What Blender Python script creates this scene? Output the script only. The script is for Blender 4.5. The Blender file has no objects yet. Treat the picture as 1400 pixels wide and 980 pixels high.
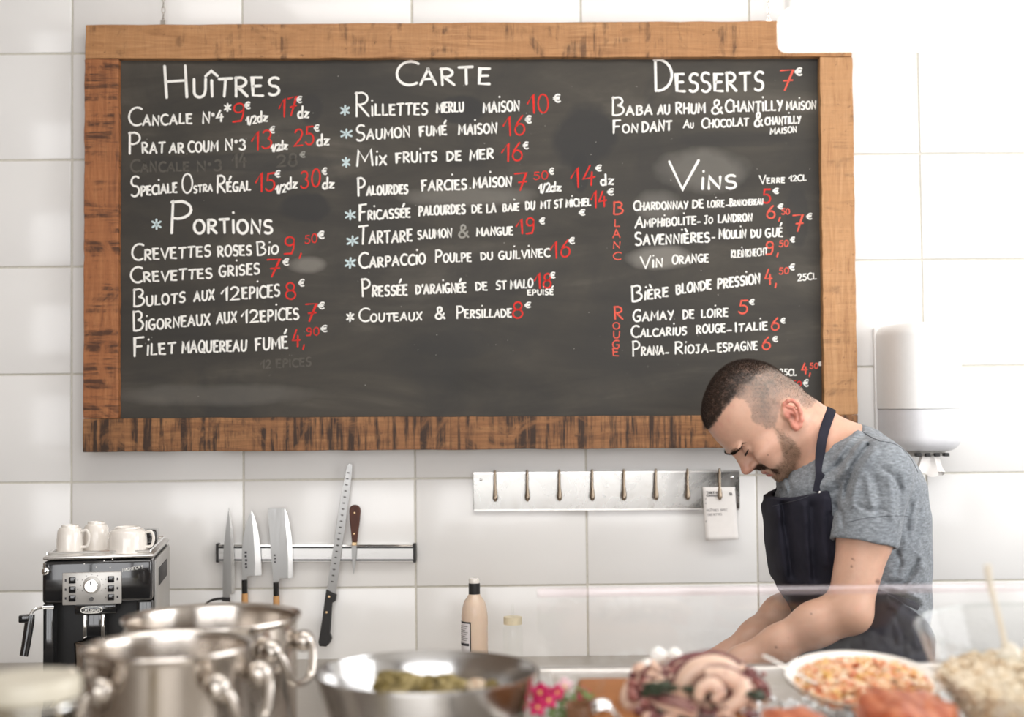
import bpy, bmesh, math, random
import numpy as np
from mathutils import Vector, Matrix
from mathutils.bvhtree import BVHTree
random.seed(7); rng = np.random.default_rng(7)
SC = bpy.context.scene; COL = SC.collection
PI = math.pi
# ------------------------------------------------------------------ camera
FP = 1848.0; CH = 1.55; WY = 3.328
def _rot(p, y, r):
    cx, sx, cy, sy, cr, sr = math.cos(p), math.sin(p), math.cos(y), math.sin(y), math.cos(r), math.sin(r)
    Rx = np.array([[1,0,0],[0,cx,-sx],[0,sx,cx]]); Ry = np.array([[cy,0,sy],[0,1,0],[-sy,0,cy]])
    Rz = np.array([[cr,-sr,0],[sr,cr,0],[0,0,1]])
    return Rz @ Rx @ Ry
RC = _rot(math.radians(-2.0396), math.radians(-0.7699), math.radians(-0.5540))
def wv(v): return Vector((v[0], v[2], -v[1]))
cam = bpy.data.cameras.new('camera'); camo = bpy.data.objects.new('camera', cam); COL.objects.link(camo)
_r, _u, _b = wv(RC[0]), -wv(RC[1]), -wv(RC[2])
M = Matrix(((_r.x,_u.x,_b.x,0),(_r.y,_u.y,_b.y,0),(_r.z,_u.z,_b.z,CH),(0,0,0,1)))
camo.matrix_world = M
cam.sensor_fit = 'HORIZONTAL'; cam.sensor_width = 36; cam.lens = FP*36/1400
cam.clip_start = 0.05
cam.dof.use_dof = True; cam.dof.focus_distance = 2.86; cam.dof.aperture_fstop = 2.4
SC.camera = camo
SC.cycles.transparent_max_bounces = 32
# ------------------------------------------------------------------ world, light, exposure
SC.view_settings.view_transform = 'Standard'; SC.view_settings.look = 'None'
SC.view_settings.exposure = 0.25; SC.view_settings.gamma = 1.0; SC.view_settings.use_curve_mapping = False
w = bpy.data.worlds.new('world'); SC.world = w; w.use_nodes = True
w.node_tree.nodes['Background'].inputs[0].default_value = (0.99, 0.985, 0.98, 1)
w.node_tree.nodes['Background'].inputs[1].default_value = 0.3
def area(name, loc, target, sx, sy, power, col):
    l = bpy.data.lights.new(name, 'AREA'); l.shape = 'RECTANGLE'; l.size = sx; l.size_y = sy
    l.energy = power; l.color = col
    o = bpy.data.objects.new(name, l); COL.objects.link(o); o.location = loc
    o.rotation_euler = (Vector(target)-Vector(loc)).to_track_quat('-Z', 'Y').to_euler()
    return o
area('daylight_shopfront', (0.0, -1.42, 1.75), (0.0, 3, 1.75), 3.4, 1.9, 68, (0.985, 0.985, 1.0))
area('daylight_side', (2.33, 1.75, 1.85), (0.0, 1.75, 1.85), 1.9, 1.3, 38, (0.98, 0.985, 1.0))
area('ceiling_panel_light', (0.3, 2.0, 2.84), (0.3, 2.6, 0), 2.4, .8, 20, (1.0, 0.985, 0.965))

def W(px, py, Y):
    v = RC.T @ np.array([(px-700)/FP, (py-490)/FP, 1.0])
    v = v*(Y/v[2]); return Vector((v[0], Y, CH-v[1]))
def RAY(px, py):
    v = RC.T @ np.array([(px-700)/FP, (py-490)/FP, 1.0]); return Vector((v[0], v[2], -v[1])).normalized()
def PXA(x, y, z):          # arrays world -> pixel
    X = np.stack(np.broadcast_arrays(x, CH-z, y), 0).astype(np.float32)
    C = np.tensordot(RC.astype(np.float32), X, 1)
    return 700+FP*C[0]/C[2], 490+FP*C[1]/C[2]

# ------------------------------------------------------------------ materials
def srgb(r, g, b):
    f = lambda c: (c/255/12.92) if c/255 <= .04045 else ((c/255+.055)/1.055)**2.4
    return (f(r), f(g), f(b), 1)
class NT:
    def __init__(s, name):
        s.m = bpy.data.materials.new(name); s.m.use_nodes = True; s.t = s.m.node_tree
        s.b = s.t.nodes['Principled BSDF']; s.out = s.t.nodes['Material Output']
    def n(s, typ, ins=None, **kw):
        n = s.t.nodes.new('ShaderNode'+typ)
        for k, v in kw.items(): setattr(n, k, v)
        for k, v in (ins or {}).items(): s.set(n.inputs[k], v)
        return n
    def set(s, sock, v):
        if isinstance(v, bpy.types.NodeSocket): s.t.links.new(v, sock)
        elif isinstance(v, bpy.types.Node): s.t.links.new(v.outputs[0], sock)
        else: sock.default_value = v
    def P(s, **kw):
        names = dict(col='Base Color', rough='Roughness', metal='Metallic', nrm='Normal', coat='Coat Weight', crough='Coat Roughness',
                     trans='Transmission Weight', ior='IOR', spec='Specular IOR Level', sss='Subsurface Weight', sheen='Sheen Weight',
                     emc='Emission Color', ems='Emission Strength', aniso='Anisotropic', alpha='Alpha')
        for k, v in kw.items(): s.set(s.b.inputs[names[k]], v)
        return s
    def obj(s, scale=(1,1,1), rot=(0,0,0)):
        tc = s.n('TexCoord'); mp = s.n('Mapping', {0: tc.outputs['Object'], 'Scale': scale, 'Rotation': rot}); return mp.outputs[0]
    def noise(s, vec, scale, detail=4, rough=.55, dist=0):
        return s.n('TexNoise', {'Vector': vec, 'Scale': scale, 'Detail': detail, 'Roughness': rough, 'Distortion': dist}).outputs[0]
    def ramp(s, f, stops, interp='LINEAR'):
        r = s.n('ValToRGB', {0: f}); cr = r.color_ramp; cr.interpolation = interp
        while len(cr.elements) < len(stops): cr.elements.new(0.5)
        for e, (p, c) in zip(cr.elements, stops):
            e.position = p; e.color = c if len(c) == 4 else (*c, 1)
        return r.outputs[0]
    def mix(s, f, a, b, mode='MIX'):
        m = s.n('Mix', data_type='RGBA', blend_type=mode)
        s.set(m.inputs[0], f); s.set(m.inputs[6], a); s.set(m.inputs[7], b); return m.outputs[2]
    def bump(s, h, strength, dist=.002):
        return s.n('Bump', {'Height': h, 'Strength': strength, 'Distance': dist}).outputs[0]
    def math(s, op, a, b=0.0):
        m = s.n('Math', operation=op); s.set(m.inputs[0], a); s.set(m.inputs[1], b); return m.outputs[0]
def plain(name, col, rough=.5, metal=0, bump=0, bs=60, var=.08, **kw):
    n = NT(name); v = n.obj(); nz = n.noise(v, bs, 4)
    c = Vector(col[:3]); lo = (*(c*(1-var)), 1); hi = (*[min(1, q*(1+var)) for q in c], 1)
    n.P(col=n.ramp(nz, [(.3, lo), (.7, hi)]), rough=rough, metal=metal, **kw)
    if bump: n.P(nrm=n.bump(nz, bump, .001))
    return n.m
MT = {}
def vcol(name, rough=.5, bump=.15, bs=300, bdist=.0006, var=.05, **kw):
    n = NT(name); a = n.n('Attribute', attribute_name='col').outputs['Color']
    v = n.obj(); nz = n.noise(v, bs, 5); nz2 = n.noise(v, bs*.12, 4)
    c = n.mix(1.0, a, n.ramp(nz2, [(.3, (1-var,)*3), (.7, (1+var,)*3)]), 'MULTIPLY')
    n.P(col=c, rough=rough, nrm=n.bump(nz, bump, bdist), **kw); return n.m
MT['tile'] = None
n = NT('glazed_white_tile'); v = n.obj(); nz = n.noise(v, 3.2, 2); oi = n.n('ObjectInfo').outputs['Random']
c = n.mix(n.math('MULTIPLY', oi, .6), srgb(240,239,237), srgb(235,233,230))
n.P(col=c, rough=.16, spec=.5, nrm=n.bump(nz, .5, .004)); MT['tile'] = n.m
MT['grout'] = plain('grey_beige_grout', srgb(212,208,197), .9, bump=.4, bs=200)
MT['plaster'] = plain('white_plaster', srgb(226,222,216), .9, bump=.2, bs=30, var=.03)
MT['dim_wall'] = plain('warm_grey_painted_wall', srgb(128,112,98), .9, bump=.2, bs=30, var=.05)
MT['floor'] = plain('grey_floor_tile', srgb(104,96,88), .5, bs=6)
def wood(name, light, mid, dark, along, contrast=1.0, saw=.5, seed=0.0, amount=.5):
    # along: 'x' or 'z' grain direction
    n = NT(name)
    sc = (1, 1, 1)
    tc = n.n('TexCoord'); off = n.n('Mapping', {0: tc.outputs['Object'], 'Location': (seed, seed*.7, seed*.3)}).outputs[0]
    g = n.n('Mapping', {0: off, 'Scale': (1.2, 9, 14) if along == 'x' else (14, 9, 1.2)}).outputs[0]
    s_ = n.n('Mapping', {0: off, 'Scale': (46, 3, 3.2) if along == 'x' else (3.2, 3, 46)}).outputs[0]
    grain = n.noise(g, 2.6, 9, .68, 2.6); fine = n.noise(g, 9, 6, .7, .4)
    sawn = n.noise(s_, 1.6, 4, .7); blotch = n.noise(off, 9.0, 5, .62, 1.6)
    spk = n.noise(off, 70, 3, .6)
    base = n.ramp(grain, [(.25, dark), (.45, mid), (.72, light)])
    base = n.mix(n.math('MULTIPLY', n.ramp(fine, [(.35, (1,1,1)), (.6, (0,0,0))]), .35), base, dark)
    bl = n.ramp(blotch, [(.60-amount*.22, (.12,)*3), (.70-amount*.18, (1,1,1))])
    sw = n.ramp(sawn, [(.44, (0,0,0)), (.58, (1,1,1))])
    cross = n.noise(s_, 4.5, 5, .75); base = n.mix(n.ramp(cross, [(.38, (.16,)*3), (.50, (0,0,0))]), base, dark)
    hi = n.noise(s_, 2.4, 4, .7); base = n.mix(n.ramp(hi, [(.50, (0,0,0)), (.70, (.16,)*3)]), base, (min(1,light[0]*1.25), min(1,light[1]*1.28), min(1,light[2]*1.35), 1))
    big = n.noise(off, 3.4, 4, .6, 1.5); base = n.mix(n.ramp(big, [(.42, (.5,)*3), (.58, (0,0,0))]), base, mid)
    f = n.math('MULTIPLY', n.math('MULTIPLY', bl, sw), saw)
    base = n.mix(f, base, (dark[0]*.28, dark[1]*.26, dark[2]*.25, 1))
    base = n.mix(n.math('MULTIPLY', n.ramp(spk, [(.66, (0,0,0)), (.74, (1,1,1))]), .6), base, (dark[0]*.35, dark[1]*.3, dark[2]*.3, 1))
    h = n.math('ADD', sawn, fine)
    n.P(col=base, rough=.62, nrm=n.bump(h, .45, .0015)); return n.m
MT['wood_top'] = wood('reclaimed_wood_light', srgb(204,156,108), srgb(176,126,80), srgb(118,76,42), 'x', saw=.7, seed=1.3, amount=.45)
MT['wood_left'] = wood('reclaimed_wood_orange', srgb(190,128,80), srgb(158,98,56), srgb(100,58,30), 'z', saw=.85, seed=4.1, amount=.75)
MT['wood_bottom'] = wood('reclaimed_wood_dark', srgb(176,126,80), srgb(138,92,54), srgb(82,52,28), 'x', saw=.95, seed=8.2, amount=1.0)
MT['wood_right'] = wood('reclaimed_wood_tan', srgb(206,160,114), srgb(184,136,90), srgb(134,90,54), 'z', saw=.5, seed=2.7, amount=.25)
# chalkboard with wiped smudges (dust that has a shape of its own)
def chalk_mat():
    n = NT('wiped_chalkboard'); tc = n.n('TexCoord'); o = tc.outputs['Object']
    st = n.n('Mapping', {0: o, 'Scale': (1.1, 1, 5)}).outputs[0]
    a = n.noise(st, 1.6, 6, .6, .6); b = n.noise(o, 3.5, 5, .6, 1.0); f = n.noise(o, 90, 3)
    c = n.ramp(a, [(.3, srgb(44,41,36)), (.55, srgb(66,61,53)), (.8, srgb(98,92,82))])
    c = n.mix(n.ramp(b, [(.40, (0,0,0)), (.62, (.6,.6,.6))]), c, srgb(46,44,41))
    c = n.mix(n.ramp(f, [(.72, (0,0,0)), (.8, (.12,.12,.12))]), c, srgb(150,146,138))
    sep = n.n('SeparateXYZ', {0: o})
    wob = n.noise(o, 9, 3)
    blobs = [(800,185,48,50,0,.8),(793,235,12,30,0,.8),(632,150,34,22,0,.8),(418,284,38,22,0,.75),(425,148,18,26,0,.6),(418,362,30,13,1,.33),
             (905,352,52,18,1,.38),(960,232,70,34,1,.22),(640,268,100,16,1,.22),(330,222,140,14,0,.5),(1090,300,16,50,0,.5),(1000,190,90,12,0,.35),(620,470,60,22,0,.35),(290,540,160,16,1,.12),(900,280,36,24,1,.2)]
    for (px, py, rx, ry, light, k) in blobs:
        q = board_uv(px, py); mx = rx/FP*WY; mz = ry/FP*WY
        dx = n.math('DIVIDE', n.math('SUBTRACT', sep.outputs[0], q[0]), mx)
        dz = n.math('DIVIDE', n.math('SUBTRACT', sep.outputs[2], q[1]), mz)
        r = n.math('ADD', n.math('MULTIPLY', dx, dx), n.math('MULTIPLY', dz, dz))
        r = n.math('ADD', r, n.math('MULTIPLY', n.math('SUBTRACT', wob, .5), 1.4))
        m = n.ramp(r, [(.25 if light else .6, (k*(.75 if light else 1),)*3), (1.0, (0,0,0))])
        c = n.mix(m, c, srgb(188,182,172) if light else srgb(40,39,38))
    n.P(col=c, rough=.55, spec=.35, nrm=n.bump(f, .1, .0005)); return n.m
def steel(name, col=(.78,.76,.73,1), rough=.18, brush=None):
    n = NT(name); sc = {'x': (2, 60, 200), 'z': (60, 60, 2), None: (1,1,1)}[brush]
    v = n.obj(scale=sc); nz = n.noise(v, 6 if brush else 20, 3)
    n.P(col=col, metal=1, rough=n.ramp(nz, [(.3, (rough*.8,)*3), (.7, (rough*1.3,)*3)]))
    n.P(nrm=n.bump(nz, .08 if brush else .02, .001)); return n.m
MT['steel'] = steel('polished_steel', (.80,.77,.73,1), .12)
MT['steel_brushed'] = steel('brushed_steel', (.74,.72,.69,1), .3, 'x')
MT['blade'] = steel('ground_blade_steel', (.40,.395,.385,1), .34, 'z')
MT['blade_edge'] = steel('bright_cutting_bevel', (.86,.85,.83,1), .2)
MT['bronze'] = steel('aged_bronze', (.36,.29,.22,1), .28)
MT['chrome'] = steel('chrome', (.86,.86,.85,1), .06)
MT['brass'] = steel('brass', (.80,.58,.34,1), .25)
MT['gloss_black'] = plain('glossy_black_plastic', (.012,.012,.013,1), .08, coat=.5, spec=.6)
MT['matt_black'] = plain('matt_black_plastic', (.018,.017,.017,1), .5, bump=.1, bs=200)
MT['silver_plastic'] = plain('silver_plastic', srgb(196,193,188), .32, metal=.35, var=.02)
MT['grey_plastic'] = plain('grey_side_plastic', srgb(168,165,160), .35, metal=.2, var=.03)
MT['white_plastic'] = plain('white_plastic', srgb(244,243,241), .45, var=.01)
MT['smoke_plastic'] = plain('translucent_grey_plastic', srgb(226,226,229), .4, var=.02)
MT['porcelain'] = plain('cream_porcelain', srgb(238,232,224), .15, coat=.6, var=.01)
MT['paper'] = plain('white_paper', srgb(238,234,230), .85, bump=.1, var=.02)
MT['ink'] = plain('grey_ink', srgb(150,146,146), .9)
MT['dark_ink'] = plain('dark_ink', srgb(60,58,62), .9)
MT['chalk'] = plain('white_chalk_marker', srgb(240,238,232), .9, bs=120, var=.05)
MT['chalk_ice'] = plain('pale_blue_chalk_marker', srgb(196,212,214), .9, bs=150, var=.12)
MT['chalk_grey'] = plain('half_wiped_chalk', srgb(150,148,140), .9, bs=120, var=.2)
MT['chalk_ghost'] = plain('wiped_ghost_chalk', srgb(86,82,75), .9, bs=80, var=.15)
MT['chalk_red'] = plain('red_chalk_marker', srgb(214,44,36), .85, bs=120, var=.15)
MT['chalk_coral'] = plain('coral_chalk_marker', srgb(226,92,74), .85, bs=120, var=.12)
def glass(name, col=(1,1,1,1), refl=.1, tint=.0, rough=.02):
    n = NT(name); t = n.t
    tr = n.n('BsdfTransparent', {0: (*[1-(1-c)*1 for c in col[:3]], 1)}); gl = n.n('BsdfGlossy', {0: (1,1,1,1), 1: rough})
    fr = n.n('LayerWeight', {0: .5}).outputs['Facing']
    f = n.math('ADD', n.math('MULTIPLY', n.math('POWER', fr, 4.0), .45), refl)
    mx = n.n('MixShader', {0: f}); t.links.new(tr.outputs[0], mx.inputs[1]); t.links.new(gl.outputs[0], mx.inputs[2])
    t.links.new(mx.outputs[0], n.out.inputs[0]); t.nodes.remove(n.b); return n.m
MT['glass'] = glass('clear_glass', (.985,.99,.985,1), .02, rough=.10)
MT['glass_bowl'] = glass('thick_bowl_glass', (.94,.95,.945,1), .03, rough=.08)
MT['glass_guard'] = glass('display_guard_glass', (.995,.995,.995,1), .035, rough=.05)
MT['glass_khaki'] = glass('greenish_jar_glass', (.90,.89,.80,1), .03)

# ------------------------------------------------------------------ mesh building
class MB:
    def __init__(s): s.v = []; s.f = []; s.base = 0
    def add(s, vs, fs):
        o = len(s.v); s.v += [tuple(q) for q in vs]; s.f += [tuple(i+o for i in f) for f in fs]; return s
    def box(s, x0, x1, y0, y1, z0, z1, bev=0, seg=2, rot=None):
        bm = bmesh.new(); bmesh.ops.create_cube(bm, size=1)
        for q in bm.verts: q.co = Vector(((x0+x1)/2+q.co.x*(x1-x0), (y0+y1)/2+q.co.y*(y1-y0), (z0+z1)/2+q.co.z*(z1-z0)))
        if bev: bmesh.ops.bevel(bm, geom=bm.edges[:], offset=bev, segments=seg, affect='EDGES', profile=.5)
        if rot is not None:
            for q in bm.verts: q.co = rot @ q.co
        bm.verts.index_update()
        s.add([q.co for q in bm.verts], [[q.index for q in f.verts] for f in bm.faces]); bm.free(); return s
    def lathe(s, prof, c=(0,0,0), n=40, rot=None, a0=0, a1=2*PI):
        full = abs(a1-a0-2*PI) < 1e-6; m = n if full else n+1
        vs = []; fs = []
        for i in range(m):
            a = a0+(a1-a0)*i/n
            for (r, z) in prof:
                p = Vector((r*math.cos(a), r*math.sin(a), z))
                if rot is not None: p = rot @ p
                vs.append(p+Vector(c))
        k = len(prof)
        for i in range(n):
            j = (i+1) % m
            for q in range(k-1):
                fs.append((i*k+q, j*k+q, j*k+q+1, i*k+q+1))
        if full:
            if prof[0][0] > 1e-6 and False: pass
        return s.add(vs, fs)
    def tube(s, pts, r, n=8, cap=True, flat=1.0, up=None):
        pts = [Vector(p) for p in pts]; k = len(pts)
        rr = r if hasattr(r, '__len__') else [r]*k
        vs = []; fs = []; prev = None
        for i, p in enumerate(pts):
            t = (pts[min(i+1, k-1)]-pts[max(i-1, 0)]).normalized()
            if prev is None:
                a = Vector(up) if up is not None else (Vector((0,0,1)) if abs(t.z) < .9 else Vector((1,0,0)))
            else: a = prev
            u = (a - t*a.dot(t)).normalized(); prev = u; w_ = t.cross(u)
            for j in range(n):
                g = 2*PI*j/n; vs.append(p + u*math.cos(g)*rr[i]*flat + w_*math.sin(g)*rr[i])
        for i in range(k-1):
            for j in range(n):
                q = (j+1) % n; fs.append((i*n+j, i*n+q, (i+1)*n+q, (i+1)*n+j))
        if cap: fs.append(tuple(range(n))[::-1]); fs.append(tuple((k-1)*n+j for j in range(n)))
        return s.add(vs, fs)
    def ell(s, c, r, n=16, m=10, rot=None, noise=0):
        vs = []; fs = []; c = Vector(c)
        for i in range(m+1):
            th = PI*i/m
            for j in range(n):
                ph = 2*PI*j/n
                k = 1+(random.uniform(-noise, noise) if noise else 0)
                p = Vector((r[0]*math.sin(th)*math.cos(ph)*k, r[1]*math.sin(th)*math.sin(ph)*k, r[2]*math.cos(th)*k))
                if rot is not None: p = rot @ p
                vs.append(p+c)
        for i in range(m):
            for j in range(n):
                q = (j+1) % n; fs.append((i*n+j, (i+1)*n+j, (i+1)*n+q, i*n+q))
        return s.add(vs, fs)
    def prism(s, poly, thick, bev=0):        # poly: list of Vectors; extruded along thick vector
        th = Vector(thick); k = len(poly)
        if bev:
            c = sum((Vector(p) for p in poly), Vector())/k
            ins = [Vector(p)+(c-Vector(p)).normalized()*bev for p in poly]
            d = th.normalized()*bev
            rings = [ins, [Vector(p)+d for p in poly], [Vector(p)+th-d for p in poly], [q+th for q in ins]]
        else: rings = [poly, [Vector(p)+th for p in poly]]
        vs = [q for r in rings for q in r]; fs = []
        for a in range(len(rings)-1):
            for j in range(k): q = (j+1) % k; fs.append((a*k+j, a*k+q, (a+1)*k+q, (a+1)*k+j))
        fs.append(tuple(range(k))[::-1]); fs.append(tuple((len(rings)-1)*k+j for j in range(k)))
        return s.add(vs, fs)
    def build(s, name, mat, parent=None, smooth=True, loc=None, angle=35, cols=None):
        me = bpy.data.meshes.new(name)
        org = Vector(parent_world(parent)) if parent is not None else Vector(loc if loc is not None else (0,0,0))
        me.from_pydata([Vector(q)-org for q in s.v], [], s.f); me.update()
        bm = bmesh.new(); bm.from_mesh(me); bmesh.ops.remove_doubles(bm, verts=bm.verts, dist=1e-6)
        bmesh.ops.recalc_face_normals(bm, faces=bm.faces); bm.to_mesh(me); bm.free()
        if smooth:
            me.shade_smooth()
            try: me.set_sharp_from_angle(angle=math.radians(angle))
            except Exception: pass
        o = bpy.data.objects.new(name, me); COL.objects.link(o)
        if mat is not None: me.materials.append(mat if not isinstance(mat, str) else MT[mat])
        if parent is not None: o.parent = parent
        else: o.location = org
        return o
_pw = {}
def parent_world(p):
    t = Vector((0,0,0))
    while p is not None: t += p.location; p = p.parent
    return t
def thing(name, label, cat, loc, group=None):
    o = bpy.data.objects.new(name, None); COL.objects.link(o); o.location = loc; o.empty_display_size = .03
    o['label'] = label; o['category'] = cat
    if group: o['group'] = group
    return o
def tag(o, label, cat, group=None, kind=None):
    o['label'] = label; o['category'] = cat
    if group: o['group'] = group
    if kind: o['kind'] = kind
    return o
def struct(o): o['kind'] = 'structure'; return o
def copy_tree(o, parent=None):
    c = o.copy(); COL.objects.link(c)
    if parent is not None: c.parent = parent
    for ch in [k for k in o.children]: copy_tree(ch, c)
    return c
def smooth_path(pts, n=6):
    P_ = [Vector(p) for p in pts]; out = []
    for i in range(len(P_)-1):
        p0, p1, p2, p3 = P_[max(i-1,0)], P_[i], P_[i+1], P_[min(i+2, len(P_)-1)]
        for j in range(n):
            t = j/n; out.append(.5*((2*p1)+(p2-p0)*t+(2*p0-5*p1+4*p2-p3)*t*t+(3*p1-p0-3*p2+p3)*t**3))
    out.append(P_[-1]); return out
# ------------------------------------------------------------------ room shell
XL, XR, YF, YB, ZC = -2.3, 2.4, -1.5, WY, 2.9
struct(MB().box(XL-.1, XR+.1, YF-.1, YB+.2, -.1, 0).build('floor', 'floor'))
struct(MB().box(XL-.1, XR+.1, YF-.1, YB+.2, ZC, ZC+.1).build('ceiling', 'plaster'))
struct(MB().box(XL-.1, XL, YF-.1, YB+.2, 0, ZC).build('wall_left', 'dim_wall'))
# right wall with window opening
m = MB(); m.box(XR, XR+.1, YF-.1, .75, 0, ZC); m.box(XR, XR+.1, 2.75, YB+.2, 0, ZC); m.box(XR, XR+.1, .75, 2.75, 0, 1.15); m.box(XR, XR+.1, .75, 2.75, 2.55, ZC)
struct(m.build('wall_right', 'plaster'))
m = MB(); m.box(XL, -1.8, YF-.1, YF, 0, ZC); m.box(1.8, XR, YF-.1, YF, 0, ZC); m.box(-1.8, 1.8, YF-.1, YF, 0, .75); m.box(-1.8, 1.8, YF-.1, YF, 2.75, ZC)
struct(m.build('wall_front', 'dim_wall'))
MT['frame_dark'] = plain('dark_window_frame', srgb(60,56,52), .5)
def window(name, x0, x1, y0, y1, z0, z1, bars, horiz):
    m = MB(); t = .05
    if horiz:   # in XZ plane
        m.box(x0, x1, y0, y1, z0, z0+t); m.box(x0, x1, y0, y1, z1-t, z1)
        for i in range(bars+1):
            x = x0+(x1-x0-t)*i/bars; m.box(x, x+t, y0, y1, z0, z1)
    else:
        m.box(x0, x1, y0, y1, z0, z0+t); m.box(x0, x1, y0, y1, z1-t, z1)
        for i in range(bars+1):
            y = y0+(y1-y0-t)*i/bars; m.box(x0, x1, y, y+t, z0, z1)
    o = struct(m.build(name, 'frame_dark'))
    return o
wn = window('window_1', -1.8, 1.8, YF+.09, YF+.13, .75, 2.75, 4, True)
wn2 = window('window_2', XR-.09, XR-.05, .75, 2.75, 1.15, 2.55, 2, False)
# back wall: grout bed and one tile object per tile
TW, TH, TX0, TZ0 = .42, .264316, -1.035907, CH+.882973
wall = struct(MB().box(XL-.1, XR+.1, WY+.004, WY+.15, 0, ZC).build('wall_back', 'grout'))
g = .0022
def tile_mesh(x0, x1, z0, z1):
    return MB().box(x0, x1, WY, WY+.010, z0, z1, bev=.0022, seg=2).build('tile', 'tile', wall)
cx, cz = TX0, TZ0
proto = MB().box(-TW/2+g, TW/2-g, 0, .010, -TH/2+g, TH/2-g, bev=.0025, seg=2).build('tile', 'tile')
proto.parent = wall
first = True
for i in range(-3, 9):
    for j in range(-3, 10):
        xc = TX0+(i+.5)*TW; zc = TZ0-(j+.5)*TH
        if zc-TH/2 < 0 or zc+TH/2 > ZC+.1 or xc+TW/2 > XR+.1: continue
        if first: o = proto; first = False
        else: o = proto.copy(); COL.objects.link(o); o.parent = wall
        o.location = (xc+random.uniform(-.0004,.0004), WY+random.uniform(-.0006,.0003), zc)
        o.rotation_euler = (random.uniform(-.0022,.0022), 0, random.uniform(-.0022,.0022))

# ------------------------------------------------------------------ chalkboard
BT, BBt = 3.290, 3.268      # depth of board face at top / bottom (leans forward at the foot)
_zt, _zb = W(640, 55, BT).z, W(640, 600, BBt).z
def board_pt(px, py, off=0.0):
    d = RAY(px, py); o = Vector((0,0,CH))
    # plane through (y=BT,z=_zt),(y=BBt,z=_zb): y = BT + k (z-_zt)
    k = (BT-BBt)/(_zt-_zb)
    # t*d.y = BT+off + k*(CH+t*d.z-_zt)
    t = (BT+off+k*(CH-_zt))/(d.y-k*d.z)
    return o+d*t
BO = board_pt(640, 325)
def board_uv(px, py): q = board_pt(px, py)-BO; return (q.x, q.z)
board = thing('chalkboard', 'large menu chalkboard in a reclaimed wood frame hung on the white tiles', 'chalkboard', BO)
def quad_prism(pts, thick, off, bev):
    ps = [board_pt(x, y, off) for x, y in pts]
    return MB().prism(ps, Vector((0, thick, 0)), bev)
def rough_plank(name, mat, a, b, c, d, lab=None, nseg=40):
    # a,b,c,d corners px TL,TR,BR,BL ; long side subdivided and slightly wavy
    ps = []
    def seg(p, q, k):
        for i in range(k):
            t = i/k; x = p[0]+(q[0]-p[0])*t; y = p[1]+(q[1]-p[1])*t
            j = .0 if i == 0 else random.uniform(-.5, .5)
            ps.append((x+j*(abs(q[1]-p[1]) > abs(q[0]-p[0])), y+j*(abs(q[0]-p[0]) > abs(q[1]-p[1]))))
    la = nseg if abs(b[0]-a[0]) > abs(d[1]-a[1]) else 3; lb = nseg if la == 3 else 3
    seg(a, b, la); seg(b, c, lb); seg(c, d, la); seg(d, a, lb)
    o = MB().prism([board_pt(x, y, -.022) for x, y in ps], Vector((0, .038, 0))).build(name, mat, board, smooth=False)
    bv = o.modifiers.new('bevel', 'BEVEL'); bv.width = .0018; bv.segments = 2; bv.limit_method = 'ANGLE'; bv.angle_limit = math.radians(50)
    if lab: o['label'] = lab
    return o
rough_plank('frame_plank', MT['wood_top'], (117,34), (1166,28), (1165,77), (116,80), 'light top plank')
rough_plank('frame_plank', MT['wood_left'], (115.5,80.5), (162,80.3), (161.5,571.5), (113.5,571.5), 'orange-brown left plank with dark stains')
rough_plank('frame_plank', MT['wood_right'], (1121,77.5), (1165.5,77.5), (1173,566.5), (1127,567.5), 'tan right plank')
rough_plank('frame_plank', MT['wood_bottom'], (113.5,572), (1173,567), (1174,611), (113,618), 'dark bottom plank with saw marks')
MT['board'] = chalk_mat()
MB().prism([board_pt(x, y, 0) for x, y in [(150,70),(1132,66),(1138,580),(150,584)]], Vector((0,.012,0))).build('writing_panel', 'board', board)
for hx in (222, 1052):
    m = MB(); a = board_pt(hx, 30, .0)
    for k in range(7):
        c = a+Vector((0, .01, .004+k*.0145)); rg = []
        for q in range(13):
            t = 2*PI*q/12
            rg.append(c+(Vector((math.cos(t)*.004, 0, math.sin(t)*.009)) if k % 2 == 0 else Vector((0, math.cos(t)*.004, math.sin(t)*.009))))
        m.tube(rg, .0012, 6, cap=False)
    m.box(a.x-.006, a.x+.006, a.y+.006, a.y+.012, a.z-.03, a.z+.006)
    m.build('hanging_chain', 'steel', board)
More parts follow.
